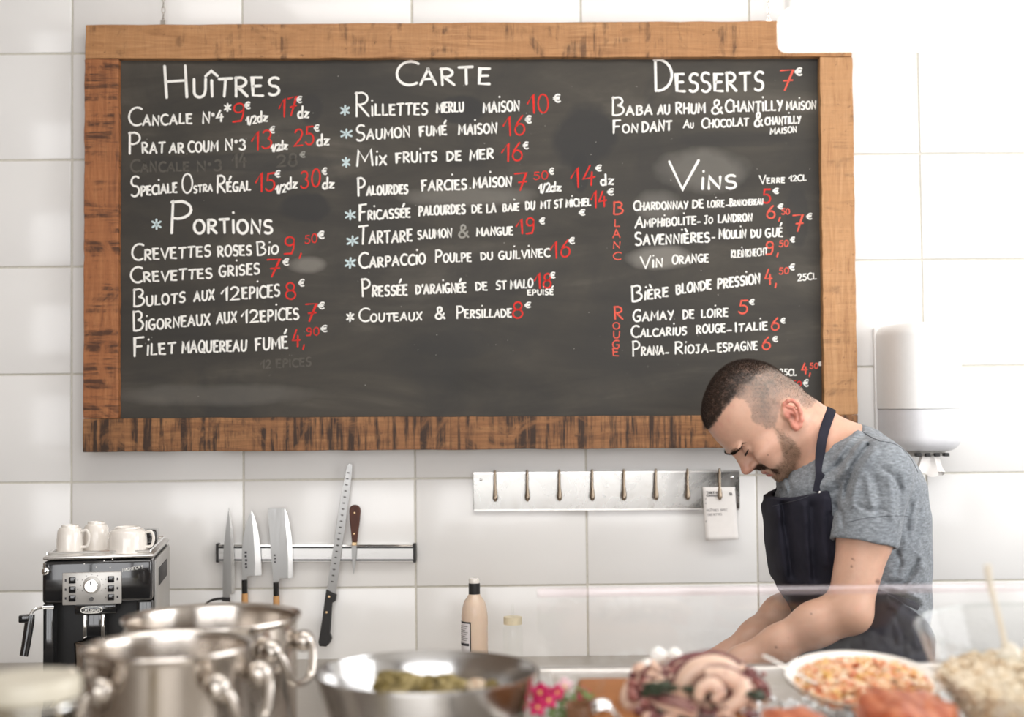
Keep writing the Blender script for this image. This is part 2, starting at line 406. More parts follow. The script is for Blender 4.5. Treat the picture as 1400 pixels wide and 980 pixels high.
# ---- stroke alphabet (own handwriting)
def arc(cx, cy, rx, ry, a0, a1, n=10): return [(cx+rx*math.cos(math.radians(a0+(a1-a0)*i/n)), cy+ry*math.sin(math.radians(a0+(a1-a0)*i/n))) for i in range(n+1)]
G = {
'A': (.74, [[(0,0),(.40,1)],[(.36,1),(.70,0)],[(.14,.34),(.60,.36)]]),
'B': (.62, [[(.06,0),(.04,1)],[(.0,.94)]+arc(.2,.76,.30,.23,70,-80)+arc(.22,.27,.36,.27,80,-110)]),
'C': (.66, [arc(.44,.5,.42,.5,52,305,14)]),
'D': (.70, [[(.07,0),(.05,1)],[(0,.97)]+arc(.12,.5,.54,.49,78,-88,12)]),
'E': (.56, [[(.50,.97),(.05,.98),(.05,.03),(.53,.0)],[(.06,.52),(.44,.53)]]),
'F': (.56, [[(.52,1),(.06,.98),(.05,0)],[(.06,.52),(.42,.53)]]),
'G': (.70, [arc(.40,.5,.38,.5,55,290,14)+[(.62,.12),(.64,.44),(.38,.44)]]),
'H': (.66, [[(.05,0),(.04,1)],[(.60,0),(.60,1)],[(.05,.50),(.60,.53)]]),
'I': (.16, [[(.08,0),(.08,1)]]),
'J': (.54, [[(.1,.98),(.52,1)],[(.36,1),(.36,.25)]+arc(.20,.22,.16,.22,0,-150,6)]),
'K': (.60, [[(.05,0),(.05,1)],[(.54,.98),(.07,.45),(.58,0)]]),
'L': (.52, [[(.06,1),(.05,.03),(.50,.05)]]),
'M': (.84, [[(.04,0),(.12,1),(.42,.30),(.72,1),(.80,0)]]),
'N': (.68, [[(.05,0),(.06,1),(.60,.04),(.62,1)]]),
'O': (.72, [arc(.36,.5,.34,.5,100,462,18)]),
'P': (.60, [[(.06,0),(.05,1)],[(.0,.96)]+arc(.20,.72,.36,.27,75,-110)]),
'Q': (.74, [arc(.36,.5,.34,.5,90,452,18),[(.42,.28),(.72,-.06)]]),
'R': (.64, [[(.06,0),(.05,1)],[(.0,.96)]+arc(.20,.74,.34,.25,75,-110,8)+[(.16,.48),(.60,0)]]),
'S': (.58, [arc(.32,.75,.26,.25,40,250,9)+arc(.27,.26,.27,.26,75,-140,9)]),
'T': (.64, [[(0,.97),(.64,1)],[(.33,.98),(.31,0)]]),
'U': (.66, [[(.05,1),(.06,.36)]+arc(.32,.30,.26,.30,185,355,8)+[(.60,.4),(.61,1)]]),
'V': (.68, [[(.0,1),(.34,0),(.68,1.02)]]),
'W': (.90, [[(0,1),(.22,0),(.45,.8),(.66,0),(.90,1)]]),
'X': (.62, [[(.02,1),(.58,0)],[(.58,1),(.0,0)]]),
'Y': (.64, [[(.02,1),(.32,.48)],[(.62,1),(.20,-.04)]]),
'Z': (.60, [[(.03,.98),(.55,1),(.02,.02),(.58,.03)]]),
'0': (.60, [arc(.30,.5,.28,.5,95,455,18)]),
'1': (.40, [[(.0,.52),(.34,1),(.36,0)]]),
'2': (.58, [arc(.28,.74,.24,.26,165,-20,8)+[(.40,.42),(.03,.02),(.58,.04)]]),
'3': (.54, [arc(.25,.76,.23,.24,150,-70,8)+arc(.24,.27,.28,.27,70,-150,9)]),
'4': (.62, [[(.34,1),(.02,.36),(.60,.40)],[(.44,.66),(.42,0)]]),
'5': (.56, [[(.54,.98),(.14,.98),(.10,.56)]+arc(.26,.31,.28,.31,95,-150,10)]),
'6': (.56, [[(.42,1),(.12,.60)]+arc(.28,.29,.25,.29,165,520,14)]),
'7': (.58, [[(.0,.96),(.56,1),(.22,0)],[(.16,.46),(.56,.50)]]),
'8': (.54, [arc(.27,.76,.21,.24,-60,300,12),arc(.27,.27,.26,.27,80,440,14)]),
'9': (.54, [arc(.26,.74,.22,.25,10,370,14)+[(.46,.3),(.38,.03),(.02,.0)]]),
'&': (.78, [[(.76,.02),(.22,.62)]+arc(.37,.80,.17,.19,200,-40,9)+[(.10,.40)]+arc(.28,.22,.25,.22,165,320,8)+[(.70,.46)]]),
'*': (.70, [[(.35,.05),(.35,1)],[(.05,.25),(.66,.80)],[(.04,.80),(.66,.24)]]),
'-': (.40, [[(.02,.35),(.36,.38)]]),
',': (.16, [[(.12,.08),(.04,-.20)]]),
'.': (.12, [[(.05,.03),(.07,.05)]]),
"'": (.12, [[(.08,1),(.05,.75)]]),
'/': (.40, [[(.0,-.05),(.40,1)]]),
'o': (.24, [arc(.10,.72,.07,.09,0,360,8)]),           # degree ring
'e': (.80, [arc(.48,.5,.36,.46,55,305,12),[(.0,.60),(.62,.62)],[(.0,.42),(.58,.42)]]),  # euro sign
'd': (.50, [arc(.22,.26,.21,.26,20,350,12),[(.46,1),(.45,0)]]),
'z': (.44, [[(.03,.52),(.40,.54),(.02,.02),(.44,.03)]]),
'i': (.16, [[(.08,0),(.08,.92)],[(.09,1.42),(.10,1.48)]]),
'é': (.56, [[(.50,.97),(.05,.98),(.05,.03),(.53,.0)],[(.06,.52),(.44,.53)],[(.28,1.22),(.50,1.58)]]),
'è': (.56, [[(.50,.97),(.05,.98),(.05,.03),(.53,.0)],[(.06,.52),(.44,.53)],[(.14,1.58),(.34,1.22)]]),
'î': (.16, [[(.08,0),(.08,.9)],[(-.22,1.12),(.08,1.42),(.38,1.12)]]),
}
def ribbon(m, pts, w, place, seg_caps=True):
    P_ = []
    for i, p in enumerate(pts):
        if i and (Vector(p)-Vector(P_[-1])).length < 1e-5: continue
        P_.append(p)
    k = len(P_)
    if k < 2: return
    L_, R_ = [], []; 
    for i in range(k):
        a = Vector(P_[max(i-1,0)]); b = Vector(P_[min(i+1,k-1)]); c = Vector(P_[i])
        t = (b-a); 
        if t.length < 1e-6: t = Vector((1,0))
        t.normalize(); nrm = Vector((-t.y, t.x))
        # miter
        if 0 < i < k-1:
            t1 = (c-a).normalized(); co = max(.55, abs(t.dot(t1))); ww = w/co
        else: ww = w
        ww *= random.uniform(.9, 1.08)
        L_.append(c+nrm*ww/2); R_.append(c-nrm*ww/2)
    poly = L_ + R_[::-1]
    t0 = (Vector(P_[0])-Vector(P_[1])).normalized(); t1 = (Vector(P_[-1])-Vector(P_[-2])).normalized()
    vs = [place(q) for q in L_]+[place(q) for q in R_]+[place(Vector(P_[0])+t0*w*.45), place(Vector(P_[-1])+t1*w*.45)]
    fs = [(i, i+1, k+i+1, k+i) for i in range(k-1)]+[(0, k, 2*k), (k-1, 2*k+1, 2*k-1)]
    m.add(vs, fs)
def write(m, text, xl, yl, xr, yr, H1, H2, w, place, jit=1.0):
    """text in px space; capitals at H1, the rest as small capitals at H2; digits/signs at H1"""
    adv = []; x = 0
    for i, ch in enumerate(text):
        if ch == ' ': adv.append(None); x += H2*.45; continue
        if ch in 'dz€*&' or ch.isdigit() or ch.isupper() or ch in ",.-'/": H = H1
        else: H = H2
        if ch == '€': key = 'e'; H = H1
        elif ch == '°': key = 'o'; H = H1
        elif ch in 'dz' and text == 'dz': key = ch
        elif ch in G and ch in 'iéèî': key = ch
        elif ch in 'dz': key = ch.upper(); H = H2
        else: key = ch.upper()
        if key not in G: continue
        gw, st = G[key]; adv.append((key, x, H, gw, st)); x += gw*H*.92 + max(H1*0, H2)*.17
    tot = x-H2*.17; sx = (xr-xl)/tot
    for a in adv:
        if a is None: continue
        key, x0, H, gw, st = a
        r = random.uniform(-.05,.05)*jit; dy = random.uniform(-.03,.03)*H*jit; hs = random.uniform(.94,1.06) if jit else 1
        for s_ in st:
            pp = []
            for (u, v) in s_:
                uu = x0+(u+v*r)*H*.92; X = xl+uu*sx; t = (X-xl)/(xr-xl+1e-6)
                base = yl+(yr-yl)*t
                pp.append((X, base-(v*H*hs)+dy))
            ribbon(m, pp, w, place)
ORG = {'A': (100,20), 'B': (100,260), 'C': (450,60), 'D': (450,250), 'E': (800,60), 'F': (800,260)}
TX = []
def T(c, text, xl, xr, yl, yr, H1, H2=None, col='chalk', w=None): TX.append((c, text, xl, xr, yl, yr, H1, H2 or H1, col, w))
R_ = 'chalk_red'; RCo = 'chalk_coral'; I_ = 'chalk_ice'; GH = 'chalk_ghost'
for a in [
('A','Huîtres',455,1025,412,400,162,92,'chalk',13.5),('A','Cancale',275,590,552,540,90,48),('A','N°4',642,745,540,530,55),('A','*',748,783,482,480,42),
('A','9',790,850,535,530,92,92,R_),('A','€',852,882,468,466,36),('A','1/2',858,910,547,540,40),('A','dz',915,963,533,530,52),('A','17',1020,1108,515,498,90,90,R_),
('A','€',1108,1138,438,436,34),('A','dz',1115,1168,512,510,56),('A','Prat',275,455,690,685,105,50),('A','ar',478,550,686,684,48),('A','coum',572,718,683,676,50),
('A','N°3',755,855,672,670,52),('A','13',885,985,674,662,90,90,R_),('A','€',975,1003,588,586,34),('A','1/2',983,1024,680,676,36),('A','dz',1022,1062,670,668,44),
('A','25',1095,1195,652,645,88,88,R_),('A','€',1195,1223,580,578,34),('A','dz',1210,1268,650,646,58),
('A','Cancale',285,575,782,775,60,46,GH),('A','N°3',615,735,777,772,50,50,GH),('A','14',790,860,760,755,70,70,GH),('A','28',1010,1110,755,750,58,58,GH),('A','€',1125,1155,710,708,30,30,'chalk_grey'),
('A','Speciale',285,515,903,880,100,46),('A','Ostra',540,690,888,876,92,36),('A','Régal',712,880,882,872,86,46),('A','15',905,1000,884,872,90,90,R_),('A','€',1000,1030,808,806,34),
('A','1/2',1005,1055,888,880,42),('A','dz',1060,1110,868,862,58),('A','30',1130,1225,860,852,86,86,R_),('A','€',1235,1262,795,793,34),('A','dz',1238,1293,864,860,54),
('B','*',390,438,197,197,52,52,I_),('B','Portions',478,990,215,212,160,66,'chalk',13),('B','Crevettes',290,682,350,328,80,52),('B','roses',718,885,328,322,50),('B','Bio',912,1018,325,315,66,42),
('B','9,',1045,1135,318,318,88,88,R_),('B','50',1150,1210,264,260,42,42,R_),('B','€',1215,1250,240,238,36),
('B','Crevettes',285,690,458,435,76,50),('B','grises',725,925,428,415,52),('B','7',960,1025,430,430,88,88,R_),('B','€',1040,1073,375,373,34),
('B','Bulots',297,555,580,555,92,48),('B','aux',600,700,550,543,50),('B','12',735,825,547,543,64),('B','epices',840,1025,540,525,58),('B','8',1055,1105,540,540,86,86,R_),('B','€',1118,1150,478,476,34),
('B','Bigorneaux',297,680,698,665,94,50),('B','aux',712,810,662,655,50),('B','12',835,920,657,653,62),('B','epices',930,1120,652,640,56),('B','7',1150,1205,650,650,86,86,R_),('B','€',1215,1250,590,588,34),
('B','Filet',300,508,822,808,90,54),('B','maquereau',540,860,808,795,54),('B','fumé',905,1065,794,783,58),('B','4,',1088,1148,775,775,86,86,R_),('B','90',1158,1220,720,718,38,38,R_),('B','€',1230,1265,705,703,34),
('B','12 epices',930,1180,885,870,40,40,GH),
('C','Carte',330,800,205,200,115,82,'chalk',13),('C','*',55,100,358,356,50,50,I_),('C','Rillettes',130,487,358,350,120,54),('C','Merlu',533,668,342,336,48),('C','maison',765,945,340,332,50),
('C','10',985,1090,344,338,92,92,R_),('C','€',1115,1152,290,288,40),('C','*',55,115,470,468,50,50,I_),('C','Saumon',133,402,480,458,78,50),('C','fumé',450,583,458,450,46),('C','maison',642,832,450,442,48),
('C','16',865,972,460,452,94,94,R_),('C','€',975,1007,395,393,36),('C','*',65,105,615,613,50,50,I_),('C','Mix',135,285,607,598,82,46),('C','fruits',332,535,590,582,48),('C','de',583,655,580,576,44),('C','mer',697,815,577,568,50),
('C','16',855,960,586,578,90,90,R_),('C','€',963,992,522,520,34),('C','Palourdes',142,390,752,742,90,44),('C','farcies',460,682,730,720,50),('C','maison',715,905,713,704,48),('C','.',696,704,718,718,40),
('C','7',925,985,727,725,86,86,R_),('C','50',1015,1085,672,670,38,38,R_),('C','€',1092,1118,648,647,32),('C','1/2',1040,1095,740,734,42),('C','dz',1098,1150,732,728,46),('C','14',1200,1320,716,700,104,104,R_),
('C','€',1322,1355,632,630,32),('C','dz',1348,1410,702,698,56),('C','*',78,132,875,873,48,48,I_),('C','Fricassée',148,402,877,858,82,44),('C','palourdes',445,675,852,840,46),('C','de',708,758,838,835,40),('C','la',782,828,838,834,42),
('C','baie',862,942,830,826,36),('C','du',975,1020,823,820,38),('C','MT',1050,1100,818,815,38),('C','ST',1118,1157,815,810,38),('C','michel',1175,1298,808,802,36),('C','14',1300,1378,816,806,80,80,R_),('E','€',110,145,752,750,32),('C','€',1240,1273,852,850,30),
('D','*',85,145,318,312,50,50,I_),('D','Tartare',145,412,306,288,90,56),('D','saumon',440,608,278,268,42),('D','&',643,692,272,270,60,60,'chalk_grey'),('D','mangue',732,912,264,256,38),('D','19',930,1020,254,248,76,76,R_),('D','€',1043,1072,205,203,32),
('D','*',75,130,425,423,56,56,I_),('D','Carpaccio',148,478,423,400,76,50),('D','Poulpe',527,705,396,388,62,42),('D','du',752,812,383,380,36),('D','guilvinec',842,1095,380,366,40),('D','16',1097,1195,374,366,88,88,R_),('D','€',1190,1222,303,301,32),
('D','Pressée',163,388,565,555,92,50),('D',"d'araignée",430,680,551,540,44),('D','de',727,785,534,532,40),('D','st',828,880,530,526,40),('D','malo',900,1010,526,518,42),('D','18',1020,1100,526,522,74,74,R_),('D','€',1095,1125,474,472,30),('D','epuisé',985,1112,556,554,26),
('D','*',85,122,690,688,44),('D','Couteaux',147,460,690,680,68,40),('D','&',528,575,674,672,62),('D','Persillade',632,905,672,664,64,40),('D','8',910,960,672,672,84,84,R_),('D','€',970,1003,622,618,28),
('E','Desserts',342,885,238,232,150,92,'chalk',13),('E','7',965,1030,230,230,108,108,RCo),('E','€',1042,1080,157,155,40),('E','Baba',132,333,356,350,90,46),('E','au',360,420,350,345,46),('E','Rhum',450,595,346,342,58,50),('E','&',627,683,346,344,72),
('E','Chantilly',695,980,337,330,58,48),('E','maison',998,1145,328,322,40),('E','Fon',138,262,442,438,62,42),('E','Dant',282,430,437,428,50,48),('E','Au',488,538,418,416,40,24),('E','Chocolat',578,810,416,405,50,38),('E','&',840,880,412,408,66),
('E','chantilly',893,1070,402,392,36),('E','Maison',918,1050,448,438,30,28),('E','Vins',410,752,724,716,135,62,'chalk',13),('E','Verre',865,990,693,688,40,26),('E','12CL',1012,1097,681,678,28),
('F','Chardonnay',240,510,100,90,48,36),('F','de',532,588,89,87,38),('F','loire',607,690,86,82,34),('F','-',696,716,85,85,30),('F','Branchereau',718,882,80,70,38,28),('F','5',880,920,62,62,72,72,'chalk_red'),('F','€',932,963,18,17,28),
('F','Amphibolite',248,550,186,168,56,38),('F','-',555,574,170,170,30),('F','Jo',590,632,167,164,38,30),('F','Landron',660,828,161,152,38,36),('F','6,',900,970,142,140,66,66,RCo),('F','50',975,1015,120,118,28,28,RCo),('F','€',955,985,93,92,26),
('F','7',1035,1085,205,205,78,78,RCo),('F','€',1098,1128,147,145,32),('F','Savennières',248,618,273,255,60,46),('F','-',628,645,245,245,30),('F','Moulin',665,797,241,235,46,40),('F','du',823,872,236,233,38),('F','gué',895,980,233,228,42),
('F','Vin',275,385,387,378,58,40),('F','Orange',432,612,366,355,42,38),('F','Kleinknecht',725,905,336,320,36,34),('F','9,',895,960,318,318,66,66,RCo),('F','50',962,1008,280,278,30,30,RCo),('F','€',1018,1042,258,257,26),
('F','Bière',230,412,552,525,82,44),('F','blonde',452,625,516,490,46),('F','Pression',657,868,488,460,48,46),('F','4,',892,950,467,467,76,76,RCo),('F','50',962,1010,416,414,32,32,RCo),('F','€',1013,1042,397,395,30),('F','25CL',1055,1148,450,440,32),
('F','Gamay',237,440,652,640,54,42),('F','de',485,540,638,635,42),('F','loire',577,708,633,625,40),('F','5',760,805,614,612,66,66,RCo),('F','€',815,842,568,567,28),('F','Calcarius',230,502,730,715,56,38),('F','rouge',553,695,710,702,40),('F','-',703,730,706,705,30),
('F','Italie',745,905,703,690,46,38),('F','6',922,962,695,695,62,62,RCo),('F','€',970,995,660,659,26),('F','Prana',235,390,822,812,76,40),('F','-',398,417,818,818,30),('F','Rioja',445,610,811,803,60,40),('F','-',618,645,807,806,30),('F','Espagne',657,855,802,790,42,40),
('F','6',878,920,790,788,62,62,RCo),('F','€',930,958,752,751,28),
('F','B',138,190,120,120,62,62,RCo),('F','L',145,172,180,180,36,36,RCo),('F','A',138,175,236,235,40,40,RCo),('F','N',138,175,290,290,36,36,RCo),('F','C',138,176,345,345,38,38,RCo),
('F','R',145,190,640,640,65,65,RCo),('F','O',138,172,688,688,32,32,RCo),('F','U',138,172,733,733,36,36,RCo),('F','G',135,170,785,785,40,40,RCo),('F','E',138,168,822,822,35,35,RCo),
('F','25CL',965,1048,920,918,30),('F','4,',1075,1118,912,912,54,54,RCo),('F','50',1115,1155,886,884,28,28,RCo),('F','€',1158,1172,870,869,18),('F','4,50',985,1072,974,972,26,26,R_),('F','€',1082,1110,974,972,34)]:
    c, t, xl, xr, yl, yr, H1 = a[:7]; T(c, t, xl, xr, yl, yr, H1, *(a[7:]))
for (c, t, xl, xr, yl, yr, H1, H2, col, w_) in TX:
    ox, oy = ORG[c]; k = 1/3.629; m = MB()
    if w_ is None: w_ = 9.6 if H2 >= 44 else (8.2 if H2 > 34 else 6.2)
    if col in (R_, RCo): w_ = 7.6 if H1 > 50 else 5.0
    pl = lambda q: board_pt(q[0], q[1], -.0006)
    write(m, t, ox+xl*k, oy+yl*k, ox+xr*k, oy+yr*k, H1*k, H2*k, w_*k, pl)
    m.build({'*':'chalk_star','€':'chalk_euro_sign','&':'chalk_ampersand'}.get(t, 'chalk_price' if t[0].isdigit() and col in (R_,RCo) else 'chalk_word'), col, board, smooth=False)
# wiped chalk flecks
m = MB()
for i in range(90):
    px, py = random.uniform(175,1110), random.uniform(90,560); r = random.uniform(.25,.9)
    m.add([board_pt(px+r*math.cos(a), py+r*math.sin(a)*.8, -.0005) for a in [0,1.05,2.1,3.14,4.2,5.2]], [(0,1,2,3,4,5)])
o = m.build('chalk_flecks', 'chalk_grey', board, smooth=False); o['kind'] = 'stuff'
# ------------------------------------------------------------------ things on the wall
def crop(ox, oy, s): return lambda cx, cy: (ox+cx/s, oy+cy/s)
KC = crop(260, 620, 3.5)
def poly(cv, pts, Y): return [W(*cv(x, y), Y) for x, y in pts]
MT['rack_alu'] = steel('rack_aluminium', (.74,.73,.71,1), .32, 'x')
MT['walnut'] = wood('dark_walnut', srgb(104,62,46), srgb(84,48,36), srgb(54,30,24), 'z', saw=0)
MT['pale_wood'] = wood('pale_magnolia_wood', srgb(216,168,112), srgb(200,150,96), srgb(172,120,72), 'z', saw=0)
def rect(cv, x0, x1, y0, y1, Y): return poly(cv, [(x0,y0),(x1,y0),(x1,y1),(x0,y1)], Y)
c0 = W(*KC(600,480), WY)
t = thing('knife_rack', 'long aluminium magnetic bar with black end caps on the tiled wall', 'knife rack', c0)
m = MB(); m.prism(rect(KC,128,1074,436,516,WY-.020), Vector((0,.020,0)), .001); m.build('bar', 'rack_alu', t)
for a, b in ((446,453),(506,513)):
    MB().prism(rect(KC,134,1066,a,b,WY-.0235), Vector((0,.004,0)), .0005).build('magnet_strip', 'matt_black', t)
MB().prism(rect(KC,134,1066,436,444,WY-.024), Vector((0,.006,0)), .001).build('rail', 'chrome', t)
for a, b in ((122,134),(1066,1079)):
    MB().prism(rect(KC,a,b,432,522,WY-.027), Vector((0,.027,0)), .003).build('end_cap', 'matt_black', t)
KY = WY-.0275
def blade(parent, pts, bev=None, Y=KY, th=.0028):
    o = MB().prism(poly(KC, pts, Y), Vector((0,th,0)), .0004).build('blade', 'blade', parent, smooth=False)
    if bev: MB().prism(poly(KC, bev, Y-.0006), Vector((0,.002,0))).build('cutting_bevel', 'blade_edge', parent, smooth=False)
    return o
def rod_handle(name, parent, pts, r, mat, Y=KY, n=14, flat=1.0):
    return MB().tube([W(*KC(x,y), Y+.002) for x, y in pts], r, n, flat=flat, up=(0,1,0)).build(name, mat, parent)
# slim petty knife
t = thing('kitchen_knife', 'slim pointed knife at the left end of the magnetic bar', 'knife', W(*KC(172,690),KY))
blade(t, [(184,255),(194,300),(203,360),(208,430),(211,520),(212,620),(210,668),(188,672),(187,690),(155,688),(157,560),(160,450),(168,380),(178,300)],
      [(184,258),(194,300),(203,360),(208,430),(211,520),(212,620),(210,668),(198,668),(197,560),(194,420),(190,330)])
m = MB(); m.tube(smooth_path([W(*KC(x,y),KY+.004) for x,y in [(186,698),(150,694),(115,698),(85,712),(66,740),(62,780),(70,830)]]), .0030, 10); m.build('handle', 'matt_black', t)
MB().prism(poly(KC, [(150,688),(188,690),(188,710),(152,706)], KY-.004), Vector((0,.011,0)), .002).build('bolster', 'matt_black', t)
t = thing('kitchen_knife', 'broad triangular knife with black collar and pale wood handle', 'knife', W(*KC(260,700),KY))
blade(t, [(293,270),(306,300),(318,340),(329,400),(336,460),(340,530),(341,582),(272,588),(269,604),(249,603),(247,520),(248,450),(254,400),(264,355),(280,302)],
      [(293,272),(306,300),(318,340),(329,400),(336,460),(340,530),(341,582),(308,584),(310,520),(306,440),(302,360)])
m = MB()
for k,(x,y) in enumerate([(266,473),(266,491),(268,510),(267,528),(268,544)]):
    m.box(*[q for q in (W(*KC(x-5,y),KY).x, W(*KC(x+5,y),KY).x)], KY-.0012, KY-.0002, W(*KC(x,y+5),KY).z, W(*KC(x,y-5),KY).z)
m.build('maker_mark', 'dark_ink', t)
rod_handle('collar', t, [(260,604),(261,668)], .0073, 'gloss_black'); rod_handle('handle', t, [(261,668),(262,760),(262,860),(262,930)], [.0075,.0082,.0085,.0080], 'pale_wood')
t = thing('kitchen_knife', 'rectangular vegetable cleaver with black collar and pale wood handle', 'knife', W(*KC(412,700),KY))
blade(t, [(372,266),(380,261),(452,260),(464,290),(475,340),(484,400),(489,460),(491,540),(490,595),(428,598),(424,613),(397,612),(393,560),(386,480),(377,360)],
      [(452,262),(464,290),(475,340),(484,400),(489,460),(491,540),(490,595),(468,596),(469,520),(464,420),(456,330)])
m = MB()
for k,(x,y) in enumerate([(405,486),(407,502),(406,518)]):
    m.box(W(*KC(x-4,y),KY).x, W(*KC(x+4,y),KY).x, KY-.0012, KY-.0002, W(*KC(x,y+4),KY).z, W(*KC(x,y-4),KY).z)
m.build('maker_mark', 'dark_ink', t)
rod_handle('collar', t, [(411,616),(412,680)], .0073, 'gloss_black'); rod_handle('handle', t, [(412,680),(414,760),(415,860),(415,930)], [.0078,.0083,.0085,.0080], 'pale_wood')
# long slicer
t = thing('slicing_knife', 'long straight slicing knife with dimpled blade and black riveted handle', 'knife', W(*KC(680,660),KY))
blade(t, [(751,60),(757,49),(768,46),(775,54),(774,90),(760,220),(742,340),(722,480),(706,600),(696,672),(655,655),(667,560),(686,440),(706,300),(726,180),(742,100)])
m = MB()
for k in range(19):
    f = k/18; x = 757+(680-757)*f+1.5; y = 92+(612-92)*f
    a = math.radians(8); w2 = 6+3*f; h2 = 6
    cs = W(*KC(x-2,y),KY-.0009)
    m.ell(cs, (.0036, .0006, .0016), 10, 6, Matrix.Rotation(a,3,'Y'))
m.build('dimples', 'frame_dark', t)
MB().prism(poly(KC, [(650,652),(660,655),(700,676),(697,700),(681,706),(676,750),(672,820),(668,868),(677,888),(668,908),(650,925),(618,922),(612,905),(622,850),(634,770),(642,710)], KY-.007), Vector((0,.016,0)), .004).build('handle', 'matt_black', t)
for x, y in ((664,685),(652,760)): MB().ell(W(*KC(x,y),KY-.0073), (.0030,.001,.0030), 12, 6).build('rivet', 'brass', t)
t = thing('paring_knife', 'small paring knife hung point down with a dark walnut handle', 'knife', W(*KC(786,440),KY))
blade(t, [(772,440),(797,440),(795,490),(790,540),(782,579),(776,540),(773,490)])
MB().prism(poly(KC, [(773,422),(798,422),(797,441),(772,441)], KY-.004), Vector((0,.010,0)), .002).build('collar', 'brass', t)
MB().prism(poly(KC, [(760,272),(763,258),(774,248),(788,245),(802,249),(812,260),(815,276),(810,330),(803,380),(799,424),(773,424),(768,370),(762,320)], KY-.005), Vector((0,.012,0)), .003).build('handle', 'walnut', t)
for x, y in ((786,284),(784,384)): MB().ell(W(*KC(x,y),KY-.0055), (.0026,.001,.0026), 12, 6).build('rivet', 'brass', t)
# ---- hook rail
HC = crop(620, 620, 3.182)
t = thing('hook_rail', 'brushed steel plate with a row of drop-shaped hooks under the chalkboard', 'hook rail', W(*HC(660,165),WY))
def plate_mat():
    n = NT('blotchy_reflection_steel'); v = n.obj(); a = n.noise(v, 9, 5, .6, 1.5); f = n.noise(n.obj(scale=(3,40,90)), 8, 3)
    n.P(col=n.ramp(a, [(.3,(.40,.39,.365,1)),(.7,(.52,.51,.49,1))]), metal=.95, rough=n.ramp(a, [(.3,(.14,)*3),(.7,(.36,)*3)]), nrm=n.bump(a, .06, .004)); return n.m  # blotchy reflections put into the steel colour as lighter and darker patches
MT['plate'] = plate_mat()
MB().prism(poly(HC, [(85,87),(1245,77),(1246,240),(87,247)], WY-.008), Vector((0,.008,0)), .001).build('plate', 'plate', t, smooth=False)
MB().prism(poly(HC, [(85,82),(1245,73),(1245,80),(85,90)], WY-.014), Vector((0,.012,0)), .001).build('top_lip', 'steel_brushed', t)
MB().prism(poly(HC, [(87,244),(1246,238),(1246,244),(87,250)], WY-.012), Vector((0,.010,0)), .001).build('bottom_lip', 'steel_brushed', t)
for x, y in ((120,113),(1211,103)):
    o = MB().lathe([(0,.0),(.0030,0),(.0034,-.0012),(.0012,-.002),(0,-.002)], (0,0,0), 14, Matrix.Rotation(-PI/2,3,'X')); o.v = [tuple(Vector(q)+W(*HC(x,y),WY-.0105)) for q in o.v]; o.build('screw', 'chrome', t)
for hx in (180,320,460,603,741,880,1018,1157):
    y0 = 78-(hx-180)*.008
    pts = [W(*HC(hx,y0+8),WY-.009), W(*HC(hx,y0-3),WY-.014), W(*HC(hx,y0),WY-.020)]+[W(*HC(hx+(1.5 if q > 80 else 0),y0+q),WY-.022-.010*(q/130)**2) for q in (15,40,70,92,105,115,122,128,131)]
    rr = [.0028,.0030,.0032,.0034,.0034,.0038,.0050,.0060,.0063,.0054,.0036,.0012]
    MB().tube(pts, rr, 12, up=(1,0,0)).build('hook', 'bronze', t)
# ---- note
t0 = W(*HC(1157,145), WY-.026)
t = thing('order_note', 'white paper order slip hanging from the last hook on the right', 'note', t0)
ps = [(1083,145),(1225,145),(1231,250),(1237,371),(1095,376),(1089,260)]
def curlp(x, y, off=0):
    q = W(*HC(x,y), WY-.0245); b = (y-145)/232; q.y += -.010*b*b - .003*math.sin(PI*(x-1083)/150)+off; return q
m = MB(); nx, ny = 8, 12; vs = []
for j in range(ny+1):
    for i in range(nx+1):
        f = j/ny; xl = 1083+12*f; xr = 1225+12*f; vs.append(curlp(xl+(xr-xl)*i/nx, 145+232*f-(5*f*i/nx)))
m.add(vs, [(j*(nx+1)+i, j*(nx+1)+i+1, (j+1)*(nx+1)+i+1, (j+1)*(nx+1)+i) for j in range(ny) for i in range(nx)])
o = m.build('sheet', 'paper', t); s_ = o.modifiers.new('t','SOLIDIFY'); s_.thickness = .0004
m = MB()
pn = lambda q: curlp(q[0], q[1], -.0009)
for txt, x0, x1, y, h in (('TABLE N°',1100,1150,174,9),('COMMANDE',1100,1160,186,8),('14',1198,1212,182,14)): write(m, txt, x0, y, x1, y, h, h, 2.2, pn, .3)
m.build('printed_words', 'dark_ink', t, smooth=False)
m = MB()
for txt, x0, x1, y, h in (('huîtres spec',1100,1190,252,10),('crevettes',1104,1165,270,9),('2',1094,1100,202,8),('1',1094,1098,222,8),('7',1094,1100,300,8)): write(m, txt, x0, y, x1, y-3, h, h, 1.6, pn, 1)
m.build('handwriting', 'ink', t, smooth=False)
